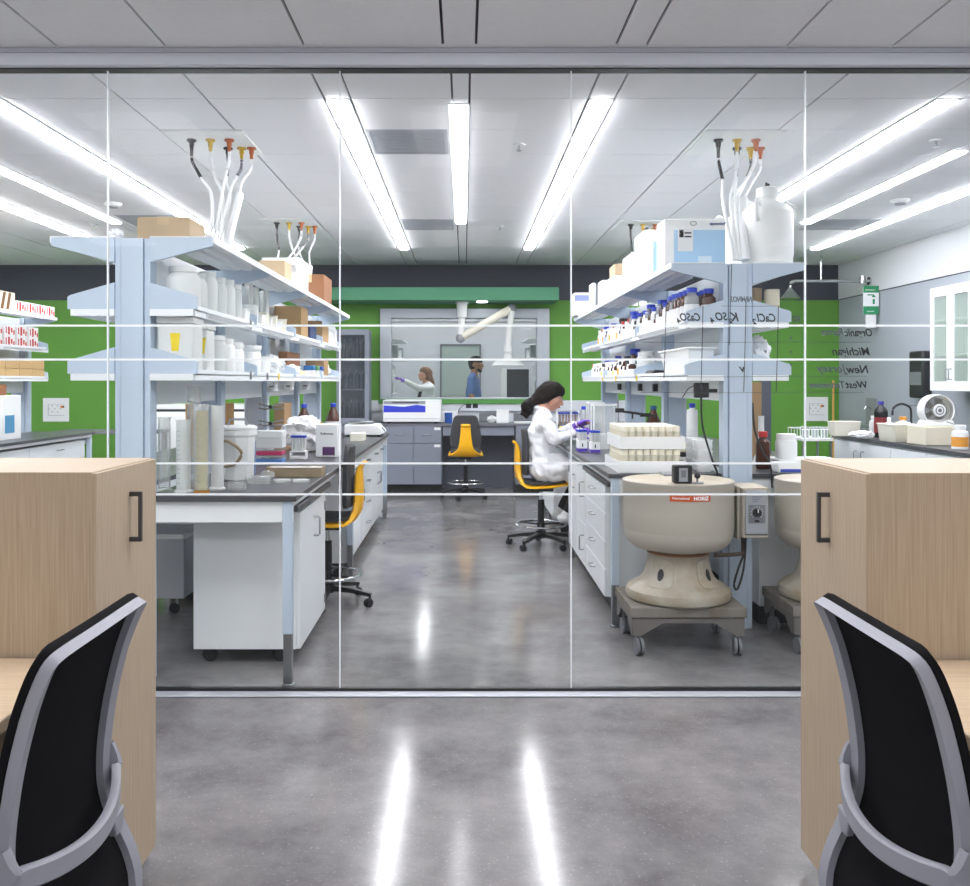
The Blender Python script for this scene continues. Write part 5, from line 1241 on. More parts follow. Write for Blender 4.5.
# small grey table behind
t = thing('side_table', 'small grey table by the green wall, behind the far left bench', 'table', (-4.05, 10.6, 0)); MB().box(-.7, .5, -.3, .3, .80, .83).build('tabletop', M_midgray, t, bevel=.003)
for x in (-.64, .44):
    for y in (-.24, .24): MB().box(x - .025, x + .025, y - .025, y + .025, .001, .80).build('leg', M_midgray, t)

# ================================================================ SIGNS ON THE GREEN WALL
def notice(label, xa, xb, ya, yb):
    d = YB - .006; t = thing('wall_notice', label, 'notice', (PX((xa + xb) / 2, d), YB, PZ((ya + yb) / 2, d))); w, h = (xb - xa) * d / F / 2, (yb - ya) * d / F / 2
    MB().box(-w, w, -.006, -.001, -h, h).build('sheet', M_paper, t)
    b = MB()
    for i in range(5):
        for j in range(3):
            if (i + j) % 2: b.box(-w * .6 + i * w * .22, -w * .6 + i * w * .22 + w * .15, -.0072, -.0062, h * (.3 - .25 * j), h * (.3 - .25 * j) + h * .05)
    b.box(-w * .62, -w * .58, -.0072, -.0062, -h * .45, h * .45).box(-w * .62, w * .62, -.0072, -.0062, -h * .5, -h * .47).box(-w * .62, w * .62, -.0072, -.0062, h * .45, h * .47).build('diagram', M_gray, t)
    MB().cyl((w * .42, -.0076, h * .25), (w * .42, -.0062, h * .25), .016).build('orange_mark', M_orange, t); MB().cyl((w * .55, -.0076, h * .25), (w * .55, -.0062, h * .25), .016).build('dark_mark', M_carddk, t)
notice('white evacuation plan on the green wall at left', 43, 69, 398, 421.5)
notice('white evacuation plan on the green wall at right', 805, 828, 397, 421)
# ================================================================ BACK COUNTER UNDER THE WINDOW
cz = .87; cf_ = 11.40
t = thing('counter', 'dark grey counter along the back wall under the window', 'counter', (0, cf_, 0)); MB().box(-2.6, 2.2, 0, YB - cf_ - .02, cz - .03, cz).build('worktop', mat('grey_worktop', '6b6e76', .4), t, bevel=.003)
MB().box(-.27, .64, .03, .06, cz - .15, cz - .0305).build('apron', M_graycab, t); MB().box(-.284, .654, .52, .54, .001, cz - .031).build('knee_panel', mat('dark_blue_grey_laminate', '5f6470', .5), t)
def gcab(label, x0, x1, cols, kinds):
    t = thing('base_cabinet', label, 'cabinet', ((x0 + x1) / 2, cf_, 0)); a = (x1 - x0) / 2
    MB().box(-a, a, .02, .56, .10, cz - .031).build('carcass', M_graycab, t); MB().box(-a, a, .07, .56, .001, .10).build('toe_kick', M_black, t)
    for i in range(cols):
        A, B = -a + 2 * a * i / cols + .003, -a + 2 * a * (i + 1) / cols - .003
        for nm, z0, z1 in (('door', .102, .62), ('drawer', .625, cz - .034)):
            p = MB().box(A, B, 0, .0195, z0, z1).build(nm, M_graycab, t, bevel=.002)
            if nm == 'drawer': MB().tube([((A + B) / 2 - .05, 0, z0 + .11), ((A + B) / 2 - .04, -.03, z0 + .11), ((A + B) / 2 + .04, -.03, z0 + .11), ((A + B) / 2 + .05, 0, z0 + .11)], .005, 7).build('handle', M_steel, p)
            MB().box(B - .09, B - .01, -.0012, -.0002, z1 - .045, z1 - .012).build('paper_tag', M_paper, p) if i == cols - 1 and cols > 1 else None
    return t
gcab('blue-grey cabinet with drawers under the back counter, left of the knee space', -1.0, -.285, 2, 0)
gcab('blue-grey cabinet at the far left of the back counter', -2.58, -1.01, 3, 0)
gcab('blue-grey cabinet under the back counter behind the seated woman', .655, 2.18, 3, 0)
# wall raceway
t = thing('socket_raceway', 'white socket channel on the wall below the viewing window', 'raceway', (0, YB - .0165, 0)); MB().box(-1.3, 2.2, -.06, .0, cz + .145, cz + .285).box(-1.3, 2.2, -.012, .0, cz + .002, cz + .1445).build('channel', mat('raceway_white', 'd7dbe1', .45), t, bevel=.003)
for x in (.06, .15, .92, .99): MB().box(x - .035, x + .035, -.064, -.0602, cz + .185, cz + .245).build('socket', M_dark if x < .2 else M_gray, t, bevel=.002)
for a_, b_ in ((.2, .48), (.66, 1.15)): tag(MB().box(a_, b_, -.0, .015, 0, .115).build('back_panel', M_midgray, loc=(0, YB - .045, cz + .001)), ['dark grey splash panel left on the back counter', 'dark grey splash panel right on the back counter'][a_ > .5], 'panel')
# centrifuge/box with blue stripe
t = thing('benchtop_instrument', 'white benchtop instrument with a blue stripe on the back counter', 'instrument', (-.66, 11.62, cz + .001)); 
MB().box(-.37, .37, -.20, .20, .02, .30).build('housing', M_offwhite, t, bevel=.012); MB().box(-.36, .17, -.2022, -.2002, .245, .29).build('top_panel', M_gray, t)
MB().prism([(-.36, .145), (.17, .145), (.17, .225), (.06, .24), (-.10, .215), (-.36, .232)], 'y', -.2032, -.2002).build('blue_stripe', mat('cobalt_print', '2f3fc8', .4), t)
MB().box(-.25, .08, -.2038, -.2023, .262, .275).build('printed_name', M_dark, t); MB().box(-.36, .36, -.2012, -.2002, .06, .065).build('seam', M_gray, t)
for x in (-.3, .3):
    for y in (-.15, .15): MB().cyl((x, y, 0), (x, y, .02), .02).build('foot', M_black, t)
place('bluecup', beaker(.05, .13, mat('blue_cup', '2f5db0', .4)), (-.20, 11.6, cz), 0, 'blue cup beside the white instrument on the back counter')
for i in range(3): tag(MB().box(-.11, .11, -.06, .06, 0, .05).build('white_box', M_offwhite, loc=(-.19, 11.82, cz + .001 + .0515 * i), bevel=.004), '%s white box of three stacked by the instrument' % ['bottom', 'middle', 'top'][i], 'box')
carton('white upright carton on the back counter right of the stool', .42, .58, 11.6, 11.7, cz, .17, M_offwhite, name='white_carton')
crumple('white paper bundle on the back counter behind the stool', 'paper_wipes', 'tissue', (.36, 11.65, cz), .06, M_paper, seed=40)
tag(MB().box(-.2, .2, -.1, .1, 0, .02).build('white_tray', M_offwhite, loc=(.85, 11.6, cz + .001), bevel=.003), 'white flat tray on the back counter near the woman', 'tray')
tag(MB().tube([(.105, YB - .085, 1.10), (.0, 11.85, 1.10), (-.08, 11.82, 1.0), (-.06, 11.8, .875)], .005, 6, smooth=5).build('black_cable', M_dark), 'black cord from the wall socket behind the stool', 'cord')
# tall grey cabinet with glass door
t = thing('display_cabinet', 'tall grey cabinet with glass doors and dark bottles by the window', 'cabinet', (-1.42, 11.66, cz + .001)); h = 1.20; a, b = .205, .17
MB().box(-a, -a + .02, -b, b, 0, h).box(a - .02, a, -b, b, 0, h).box(-a + .02, a - .02, -b, b, h - .03, h).box(-a + .02, a - .02, -b, b, 0, .03).box(-a + .02, a - .02, b - .012, b, .03, h - .03).build('carcass', M_graycab, t)
for z in (.42, .80): MB().box(-a + .021, a - .021, -b + .02, b - .013, z, z + .014).build('shelf', M_graycab, t)
d_ = MB().box(-a, -a + .05, -b - .02, -b - .0005, 0, h).box(a - .05, a, -b - .02, -b - .0005, 0, h).box(-a + .05, a - .05, -b - .02, -b - .0005, h - .07, h).box(-a + .05, a - .05, -b - .02, -b - .0005, 0, .07).build('door', M_graycab, t)
MB().box(-a + .05, a - .05, -b - .012, -b - .008, .07, h - .07).build('glass_pane', clear('dark_cabinet_glass', '6d747d', .22, .02), d_, smooth=False); MB().box(a - .03, a - .02, -b - .04, -b - .0205, .5, .62).build('handle', M_steel, d_)
M_smoke = mat('smoked_glass', '3b4048', .15)
for lv, z in enumerate((.031, .435, .815)):
    for i in range(4): place('smoke%d' % (lv % 2), bottle(.038, (.27, .24)[lv % 2], M_smoke, M_midgray, .45, label=None), (-1.42 - .135 + .09 * i, 11.6, cz + .001 + z), 0, '%s dark bottle from the left, %s shelf of the tall grey cabinet' % (['first', 'second', 'third', 'fourth'][i], ['bottom', 'middle', 'top'][lv]), 'dark bottles in the tall grey cabinet')
for i, (xa, xb) in enumerate(((-4.02, -3.33), (-3.32, -2.63), (-2.62, -2.61))):
    if i == 2: continue
    t = thing('freezer', ['white low freezer by the back wall, seen behind the left shelving post', 'white low freezer by the back wall, seen behind the measuring cylinders'][i], 'freezer', ((xa + xb) / 2, 11.55, 0)); a = (xb - xa) / 2
    MB().box(-a, a, -.3, .4, .06, 1.12).box(-a + .03, a - .03, -.27, .38, .001, .06).build('freezer_body', M_offwhite, t, bevel=.008)
    d_ = MB().box(-a + .004, a - .004, -.335, -.302, .08, .98).build('door', M_offwhite, t, bevel=.006); MB().box(a - .09, a - .06, -.362, -.3355, .55, .80).build('handle', M_dark, d_)
    MB().box(-a + .05, a - .05, -.304, -.3005, 1.03, 1.06).build('vent_slot', M_dark, t)
# ================================================================ SNORKEL EXTRACTION ARM
t = thing('extraction_arm', 'white jointed extraction arm hanging in front of the viewing window', 'extraction arm', (PX(462, 11.7), 11.7, 2.44))
def L(x, y): return (PX(x, 11.7) - PX(462, 11.7), 0, PZ(y, 11.7) - 2.44)
W_ = mat('white_enamel', 'e9ebe9', .35)
MB().lathe([(0, -.001), (.085, -.001), (.085, -.02), (0, -.021)]).lathe([(.07, -.021), (.06, -.20), (.045, -.21), (.045, -.22)]).build('ceiling_mount', W_, t); p1, p2 = L(460.5, 338), L(512, 308); p3 = L(508, 345)
MB().cyl((0, 0, -.2), p1, .042).build('drop_pipe', W_, t); MB().cyl(p1, p2, .052).build('boom', mat('ivory_enamel', 'ece7d6', .35), t); MB().ball(p1, .065).ball(p2, .06).build('joint', M_gray, t)
MB().cyl(p2, p3, .042).lathe([(.05, 0), (.055, -.05), (.06, -.08), (.05, -.1)], p3).build('hood_pipe', W_, t); q = L(508, 361); MB().lathe([(.045, .10), (.06, .03), (.16, .0), (.21, -.05), (.213, -.06), (.20, -.055), (.15, -.01), (.04, .02)], q, 28).build('hood', M_milky, t)
tag(MB().lathe([(0, -.001), (.07, -.001), (.07, -.012), (0, -.013)], seg=24).build('downlight', mat('lit_diffuser_dim'), loc=(PX(482, 11.6), 11.6, 2.44)), 'small round downlight in the soffit right of the arm mount', 'downlight')
# ================================================================ SAFETY SHOWER, SIGN, RIGHT WALL
t = thing('safety_shower', 'chrome emergency shower arm reaching from the right wall', 'safety shower', (XR - .014, 11.05, 0)); zx = 2.64; xh = PX(795, 11.05) - XR + .014
MB().cyl((-.001, 0, zx), (-.02, 0, zx), .05).cyl((-.02, 0, zx), (xh, 0, zx), .02).tube([(xh, 0, zx), (xh - .05, 0, zx - .02), (xh - .06, 0, zx - .09)], .02, 10, smooth=4).build('pipe', M_chrome, t)
MB().lathe([(.02, 0), (.035, -.02), (.11, -.11), (.125, -.13), (0, -.131)], (xh - .06, 0, zx - .085), 24).build('shower_head', M_chrome, t); xv = PX(821, 11.05) - XR + .014; MB().cyl((xv, 0, zx + .021), (xv, 0, HC - .0015), .013).build('hanger_rod', M_chrome, t); MB().cyl((-.10, -.02, zx - .03), (-.10, -.02, zx + .06), .035).build('valve', M_chrome, t)
t = thing('shower_sign', 'green and white emergency shower sign on the right wall', 'sign', (XR - .013, 10.82, 0)); x0, x1 = -.19, -.004; z0, z1 = PZ(325, 10.95), PZ(287, 10.95)
MB().box(x0, x1, -.008, 0, z0 + .12, z1).build('sign_board', M_paper, t)
G = mat('safety_green', '1d8a58', .5); hh = z1 - z0 - .12
MB().box(x0, x1, -.0095, -.0082, z1 - hh * .24, z1).box(x0, x1, -.0095, -.0082, z0 + .12, z0 + .12 + hh * .28).build('green_band', G, t)
MB().box(x0 + .05, x0 + .13, -.009, -.0082, z0 + .12 + hh * .66, z0 + .12 + hh * .70).prism([(x0 + .10, z0 + .12 + hh * .60), (x0 + .15, z0 + .12 + hh * .60), (x0 + .135, z0 + .12 + hh * .66), (x0 + .115, z0 + .12 + hh * .66)], 'y', -.009, -.0082).box(x0 + .112, x0 + .138, -.0091, -.0082, z0 + .12 + hh * .36, z0 + .12 + hh * .54).build('pictogram', G, t)
text('EMERGENCY', .022, M_paper, 'lettering', t, (x0 + .02, -.0096, z1 - hh * .17)); text('SHOWER', .022, M_paper, 'lettering', t, (x0 + .04, -.0096, z0 + .12 + hh * .08))
MB().box(x0 + .03, x1 - .03, -.006, 0, z0 - .04, z0 + .115).build('hang_tag', M_paper, t)
t = thing('wall_dispenser', 'black paper towel dispenser on the right wall left of the glass cabinet', 'dispenser', (XR, 9.75, 0)); MB().box(-.11, -.001, -.15, .15, PZ(398, 9.75), PZ(351, 9.75)).build('dispenser_body', mat('smoky_black_plastic', '25252a', .5), t, bevel=.02); MB().box(-.1115, -.1102, -.12, .12, PZ(385, 9.75), PZ(372, 9.75)).build('window_slot', M_midgray, t)
t = thing('wall_mounted_tap', 'stainless steel recessed tap panel on the right wall', 'tap', (XR, 11.0, 0)); MB().box(-.03, -.001, -.13, .13, PZ(428, 11), PZ(398, 11)).box(-.10, -.03, -.12, .12, PZ(428, 11), PZ(425, 11)).build('steel_panel', mat('matt_steel', '8d9194', .45, .1), t); MB().tube([(-.03, 0, 1.07), (-.09, -.02, 1.10), (-.11, -.02, 1.07)], .012, 8, smooth=4).build('spout', M_chrome, t)
MBm = thing('mop_handle', 'wooden broom handle leaning in the corner by the green wall', 'broom', (PX(834, 11.7), 11.72, 0)); MB().cyl((0, 0, .04), (.06, .15, 1.42), .014).build('handle', mat('yellow_wood', 'd3a052', .5), MBm); MB().box(-.14, .14, -.03, .03, .002, .05).build('head', M_dark, MBm)
# right counter
rx = 3.70; y0, y1 = 5.4, 9.05
t = thing('sink_counter', 'white counter with black top along the right wall', 'counter', (rx, y0, 0)); MB().box(0, XR - rx - .005, 0, y1 - y0, BZ - .035, BZ).build('worktop', M_epoxy, t, bevel=.003); MB().box(.03, XR - rx - .006, .02, y1 - y0 - .02, .1, BZ - .0355).build('carcass', M_white, t); MB().box(.08, XR - rx - .006, .03, y1 - y0 - .03, .001, .1).build('toe_kick', M_black, t)
for i in range(6):
    A = .03 + .6 * i
    p = MB().box(.01, .0295, A, A + .59, .11, BZ - .05).build('door', M_white, t, bevel=.002); dhandle(p, .01, A + (.52 if i % 2 == 0 else .07), .70, -1, .1)
# splash glass cabinet
ux, ua, ub, uz0, uz1 = 4.66, 8.26, 9.0, 1.315, 2.33
t = thing('wall_cabinet', 'white wall cabinet with two glass doors above the fan', 'cabinet', (ux, ua, 0)); D = XR - ux - .003; Lc = ub - ua
MB().box(.021, D, 0, .02, uz0, uz1).box(.021, D, Lc - .02, Lc, uz0, uz1).box(.021, D, .02, Lc - .02, uz1 - .02, uz1).box(.021, D, .02, Lc - .02, uz0, uz0 + .02).box(D - .01, D, .02, Lc - .02, uz0 + .02, uz1 - .02).build('carcass', M_offwhite, t)
for z in (1.66, 2.0): MB().box(.025, D - .012, .021, Lc - .021, z, z + .015).build('shelf', M_offwhite, t)
for k in range(2):
    A, B = Lc / 2 * k + .002, Lc / 2 * (k + 1) - .002
    d_ = MB().box(0, .02, A, A + .06, uz0, uz1).box(0, .02, B - .06, B, uz0, uz1).box(0, .02, A + .06, B - .06, uz1 - .09, uz1).box(0, .02, A + .06, B - .06, uz0, uz0 + .09).build('door', M_offwhite, t)
    MB().box(.008, .012, A + .06, B - .06, uz0 + .09, uz1 - .09).build('glass_pane', clear('greenish_glass', 'cfe0d8', .25, .02), d_, smooth=False); dhandle(d_, 0, (B - .03) if k == 0 else (A + .03), uz0 + .16, -1, .1)
t = thing('wall_cabinet', 'next white wall cabinet cut off by the right edge', 'cabinet', (ux, 7.6, 0)); MB().box(.021, D, 0, .65, uz0 - .02, uz1).build('carcass', M_offwhite, t); MB().box(0, .02, 0, .65, uz0 - .02, uz1).build('door', M_offwhite, t, bevel=.003)
tag(MB().box(-.002, 0, -.1, .1, 0, .28).build('cabinet_sign', mat('blue_poster', '3f86c9', .5), loc=(ux - .001, 8.12, 1.36)), 'small blue notice on the cabinet at the right edge', 'notice')
# fan
t = thing('desk_fan', 'white round desk fan standing on a tub on the right counter', 'fan', (PX(936, 7.45), 7.45, PZ(426, 7.45) + .006))
zc = .125; R_ = .115; Wf = M_offwhite
sh = MB().lathe([(R_ * 1.12, -.05), (R_ * 1.15, .0), (R_ * 1.12, .06), (R_ * 1.02, .065), (R_ * 1.02, -.045), (R_ * 1.12, -.05)], (0, 0, zc), 36, 'y').build('shroud', Wf, t)
MB().prism([(-.13, -.0), (.13, -.0), (.115, .04), (.10, .045), (-.10, .045), (-.115, .04)], 'y', -.05, .06).build('foot', Wf, t)
gr = MB()
for k in range(54): a = 2 * PI * k / 54; gr.cyl((.052 * math.cos(a), -.052, zc + .052 * math.sin(a)), (R_ * 1.05 * math.cos(a), -.045, zc + R_ * 1.05 * math.sin(a)), .0024, seg=5)
for r in (.075, .095): gr.tube([(r * math.cos(q), -.05, zc + r * math.sin(q)) for q in [2 * PI * i / 30 for i in range(30)]], .0016, 5, closed=True, up=(0, 1, 0))
gr.build('grille', mat('dusty_grey', '6e6a63', .6), t)
hb_ = MB().lathe([(0, -.062), (.05, -.06), (.052, -.05), (.052, -.03), (0, -.029)], (0, 0, zc), 28, 'y').build('hub', Wf, t); MB().lathe([(.036, -.0625), (.036, -.0615), (.028, -.0615), (.028, -.0625)], (0, 0, zc), 24, 'y').lathe([(.016, -.0632), (0, -.0634)], (0, 0, zc), 20, 'y').build('hub_ring', M_midgray, hb_)
for k in range(5):
    a = 2 * PI * k / 5; c, s = math.cos(a), math.sin(a); bl = MB()
    P = [(.03, -.012, .0), (.10, -.035, .012), (.105, .03, .028), (.035, .018, .012)]
    V = []
    for o in (0, .003): V.append([bl.bm.verts.new((c * u - s * v, w + o, zc + s * u + c * v)) for u, v, w in P])
    bl._q(V[0]); bl._q(V[1][::-1])
    for i in range(4): bl._q([V[0][i], V[0][(i + 1) % 4], V[1][(i + 1) % 4], V[1][i]])
    bl.build('blade', M_midgray, t)
MB().tube([(.06, -.055, .03), (.08, -.13, .015), (.11, -.12, .008), (.15, -.06, .006)], .004, 6, smooth=5).build('cord', M_midgray, t)
def ctub(label, x, y, a, b, h, m, key): return place(key, tub(a, b, h, m), (x, y, BZ), 0, label)
ctub('white dish tub at the edge of the right counter', rx + .16 - .04, 7.9, .13, .16, .155, M_cream, 'wtub')
t = thing('plastic_crate', 'cream translucent crate under the fan on the right counter', 'crate', (PX(934, 7.5), 7.5, BZ + .001)); MB().box(-.15, .17, -.16, .16, 0, PZ(426, 7.45) - BZ - .002).build('crate_body', mat('cream_crate', 'e8e0cb', .5), t, bevel=.006)
place('whiteorange', bottle(.06, .19, M_white2, M_offwhite, .62, label=M_lblor), (PX(960, 6.95), 6.95, BZ), 0, 'white bottle with orange label at the right edge of the counter')
carton('white box behind the orange-labelled bottle on the right counter', 4.06, 4.25, 6.9, 7.2, BZ, .15, M_offwhite, name='white_carton')
place('bigblack', bottle(.06, .34, mat('black_glass', '15161a', .15), mat('violet_cap', '3c3aa8', .4), .35, label=mat('red_black_label', '7a1f24', .5)), (PX(881, 8.45), 8.45, BZ), 0, 'large dark bottle with violet-blue cap on the right counter')
place('wash', bottle(.035, .20, M_milky, M_offwhite, .5, label=None), (PX(873, 8.6), 8.6, BZ), 0, 'frosted wash bottle beside the large dark bottle')
place('redlab', bottle(.03, .20, M_white2, M_offwhite, .5, label=M_red), (PX(889, 8.2), 8.2, BZ), 0, 'white bottle with a red label on the right counter')
place('jug', bottle(.07, .20, M_milky, M_lblor, .4), (PX(903, 8.35), 8.35, BZ), 0, 'milky jug with orange cap behind the dish tub')
place('smallor', bottle(.03, .10, M_milky, M_lblyel, .6), (PX(918, 7.75) + .02, 8.2, BZ), 0, 'small bottle with yellow cap left of the fan crate')
t = thing('faucet', 'black gooseneck tap on the right counter left of the fan', 'tap', (PX(911, 8.7), 8.7, BZ)); MB().cyl((0, 0, .001), (0, 0, .03), .025).tube([(0, 0, .03), (0, 0, .24), (-.03, 0, .29), (-.10, 0, .31), (-.17, 0, .27), (-.18, 0, .20)], .011, 8, smooth=6).build('spout', M_dark, t); MB().cyl((-.02, .03, .30), (.32, .05, .30), .008).build('arm', M_chrome, t)
place('washb', tub(.13, .09, .14, M_cream), (PX(844, 8.75), 8.75, BZ), 0, 'cream tub at the far end of the right counter')
crumple('white cloth lying on the right counter', 'cloth', 'cloth', (PX(862, 8.3), 8.3, BZ), .08, M_paper, sq=(1.3, 1, .4), seed=51)
# wire dish rack with glassware behind right bench
t = thing('dish_rack', 'white wire drying rack with glassware near the green wall', 'rack', (PX(817, 9.2) - .02, 9.32, 0)); MB().box(-.16, .16, -.2, .2, .80, .83).build('rack_tray', M_offwhite, t, bevel=.004)
b = MB()
for k in range(11): b.cyl((-.16 + .032 * k, -.2, .83), (-.16 + .032 * k, -.2, .92), .003, seg=5).cyl((-.16 + .032 * k, .2, .83), (-.16 + .032 * k, .2, .92), .003, seg=5)
b.tube([(-.16, -.2, .92), (.16, -.2, .92), (.16, .2, .92), (-.16, .2, .92)], .004, 6, closed=True); b.build('wire_basket', M_offwhite, t)
MB().box(-.15, -.13, -.18, -.16, .001, .799).box(.13, .15, -.18, -.16, .001, .799).box(-.15, -.13, .16, .18, .001, .799).box(.13, .15, .16, .18, .001, .799).build('stand', M_steel, t)
for i, x in enumerate((-.10, 0, .09)): place('glassw', beaker(.04, .11, M_clearb), (PX(817, 9.2) - .02 + x, 9.2, .831), 0, ['left', 'middle', 'right'][i] + ' glass beaker in the white drying rack', 'beakers in the drying rack')

# ================================================================ REAR ROOM CONTENTS
def small_rack(cx, y, side, label):
    t = thing('shelving_rack', label, 'shelving', (cx, y, 0)); MB().box(-.05, .05, 0, .1, .002, 2.1).box(-.05, .05, 1.4, 1.5, .002, 2.1).build('upright', M_steelblue, t)
    for z in (1.2, 1.5, 1.75, 2.05):
        MB().box(min(0, side * (.28 if z < 1.6 else .46)), max(0, side * (.28 if z < 1.6 else .46)), -.02, 1.48, z, z + .02).build('shelf', M_white, t); 
    MB().box(min(0, side * .5), max(0, side * .5), -.1, 1.5, .85, .89).box(min(0, side * .48), max(0, side * .48), -.05, 1.45, .002, .849).build('bench_unit', M_white, t)
small_rack(-1.42, 13.9, 1, 'white shelving at left in the rear room'); small_rack(1.42, 13.7, -1, 'white shelving at right in the rear room')
q = 0
for z in (1.22, 1.52, 1.77):
    for k in range(4):
        for s, cx in ((1, -1.42), (-1, 1.42)):
            tag(MB().box(-.09, .09, -.12, .12, 0, .10 + .05 * ((k * 7 + q) % 3)).build('white_box', [M_offwhite, M_white, M_gray][(k + q) % 3], loc=(cx + s * (.16 if q < 2 else .3), 14.05 + .36 * k, z + .001), bevel=.006), '%s box from the front, %s shelf, rear room %s shelving' % (ORD[k], ['lower', 'middle', 'upper'][q], 'left' if s > 0 else 'right'), 'box', 'boxes on the rear room shelves')
    q += 1
t = thing('incubator', 'black cabinet with white side in the rear room, right of the man', 'cabinet', (PX(516, 15.5), 15.75, 0)); MB().box(-.16, .22, -.3, .3, .002, 1.62).build('cabinet_body', mat('near_black_paint', '33363b', .4), t, bevel=.01); MB().box(-.24, -.161, -.3, .3, .002, 1.64).build('side_panel', M_offwhite, t)
for i, (x, y, z) in enumerate(((1.15, 13.0, .89), (1.28, 13.1, .89), (1.05, 13.2, .89), (1.2, 13.3, .89))): tag(MB().lathe([(0, .001), (.05, .001), (.05, .15), (.02, .21), (.02, .27), (0, .271)], seg=14).build('flask', M_clearb, loc=(x, 13.6 + .1 * i, z + .001)), '%s glass flask on the rear room bench at right' % ORD[i], 'flask', 'flasks in the rear room')
for i in range(4): tag(MB().lathe([(0, .001), (.05, .001), (.05, .15), (.02, .21), (.02, .27), (0, .271)], seg=14).build('flask', M_clearb, loc=(-1.35 + .09 * i, 13.7 + .12 * i, .891)), '%s glass flask on the rear room bench at left' % ORD[i], 'flask', 'flasks in the rear room')
# ================================================================ PEOPLE
def fused(mb, voxel, smooth_it, name, m, parent, disp=0.0):
    """fuse overlapping solids into one continuous skin (voxel remesh + smoothing), baked to a mesh"""
    bmesh.ops.recalc_face_normals(mb.bm, faces=mb.bm.faces)
    me = bpy.data.meshes.new('f'); mb.bm.to_mesh(me); mb.bm.free(); ob = bpy.data.objects.new('f', me); COL.objects.link(ob)
    r = ob.modifiers.new('r', 'REMESH'); r.mode = 'VOXEL'; r.voxel_size = voxel
    s = ob.modifiers.new('s', 'SMOOTH'); s.iterations = smooth_it; s.factor = .5
    dg = bpy.context.evaluated_depsgraph_get(); dg.update(); out = bpy.data.meshes.new_from_object(ob.evaluated_get(dg))
    bpy.data.objects.remove(ob); bpy.data.meshes.remove(me)
    if disp:
        for v in out.vertices:
            n = noise.noise(v.co * 14) * .6 + noise.noise(v.co * 34) * .4; v.co += v.normal * n * disp
    out.materials.clear(); out.materials.append(m); out.shade_smooth(); out.name = name
    o = bpy.data.objects.new(name, out); COL.objects.link(o); o.parent = parent; return o
def lerp(a, b, t): return tuple(x + (y - x) * t for x, y in zip(a, b))
def hand(mb, wrist, direc, palm_n, s=1.0, curl=.5, thumb_side=1):
    """palm + four fingers + thumb; direc along the hand, palm_n out of the palm"""
    d = Vector(direc).normalized(); n = Vector(palm_n); n = (n - d * n.dot(d)).normalized(); w = d.cross(n) * thumb_side; W = Vector(wrist)
    mb.hull([(W + d * .01 * s, .020 * s), (W + d * .075 * s + w * .028 * s, .0135 * s), (W + d * .075 * s - w * .028 * s, .012 * s)])
    for i, (o, l) in enumerate(((.030, .070), (.010, .078), (-.010, .073), (-.029, .056))):
        p = W + d * .078 * s + w * o * s; l *= s; c1, c2 = curl * .7, curl * 1.5
        a = p + (d * math.cos(c1 * .5) + n * math.sin(c1 * .5)) * l * .45; b = a + (d * math.cos(c1) + n * math.sin(c1)) * l * .32; c = b + (d * math.cos(c2) + n * math.sin(c2)) * l * .25
        r = .0082 * s
        mb.hull([(p, r * 1.1), (a, r)]); mb.hull([(a, r), (b, r * .95)]); mb.hull([(b, r * .95), (c, r * .8)])
    p = W + d * .02 * s + w * .02 * s; a = p + (d * .5 + w * .75 + n * .35).normalized() * .042 * s; b = a + (d * .85 + w * .25 + n * .4).normalized() * .032 * s
    mb.hull([(p, .013 * s), (a, .0105 * s)]); mb.hull([(a, .0105 * s), (b, .0085 * s)])
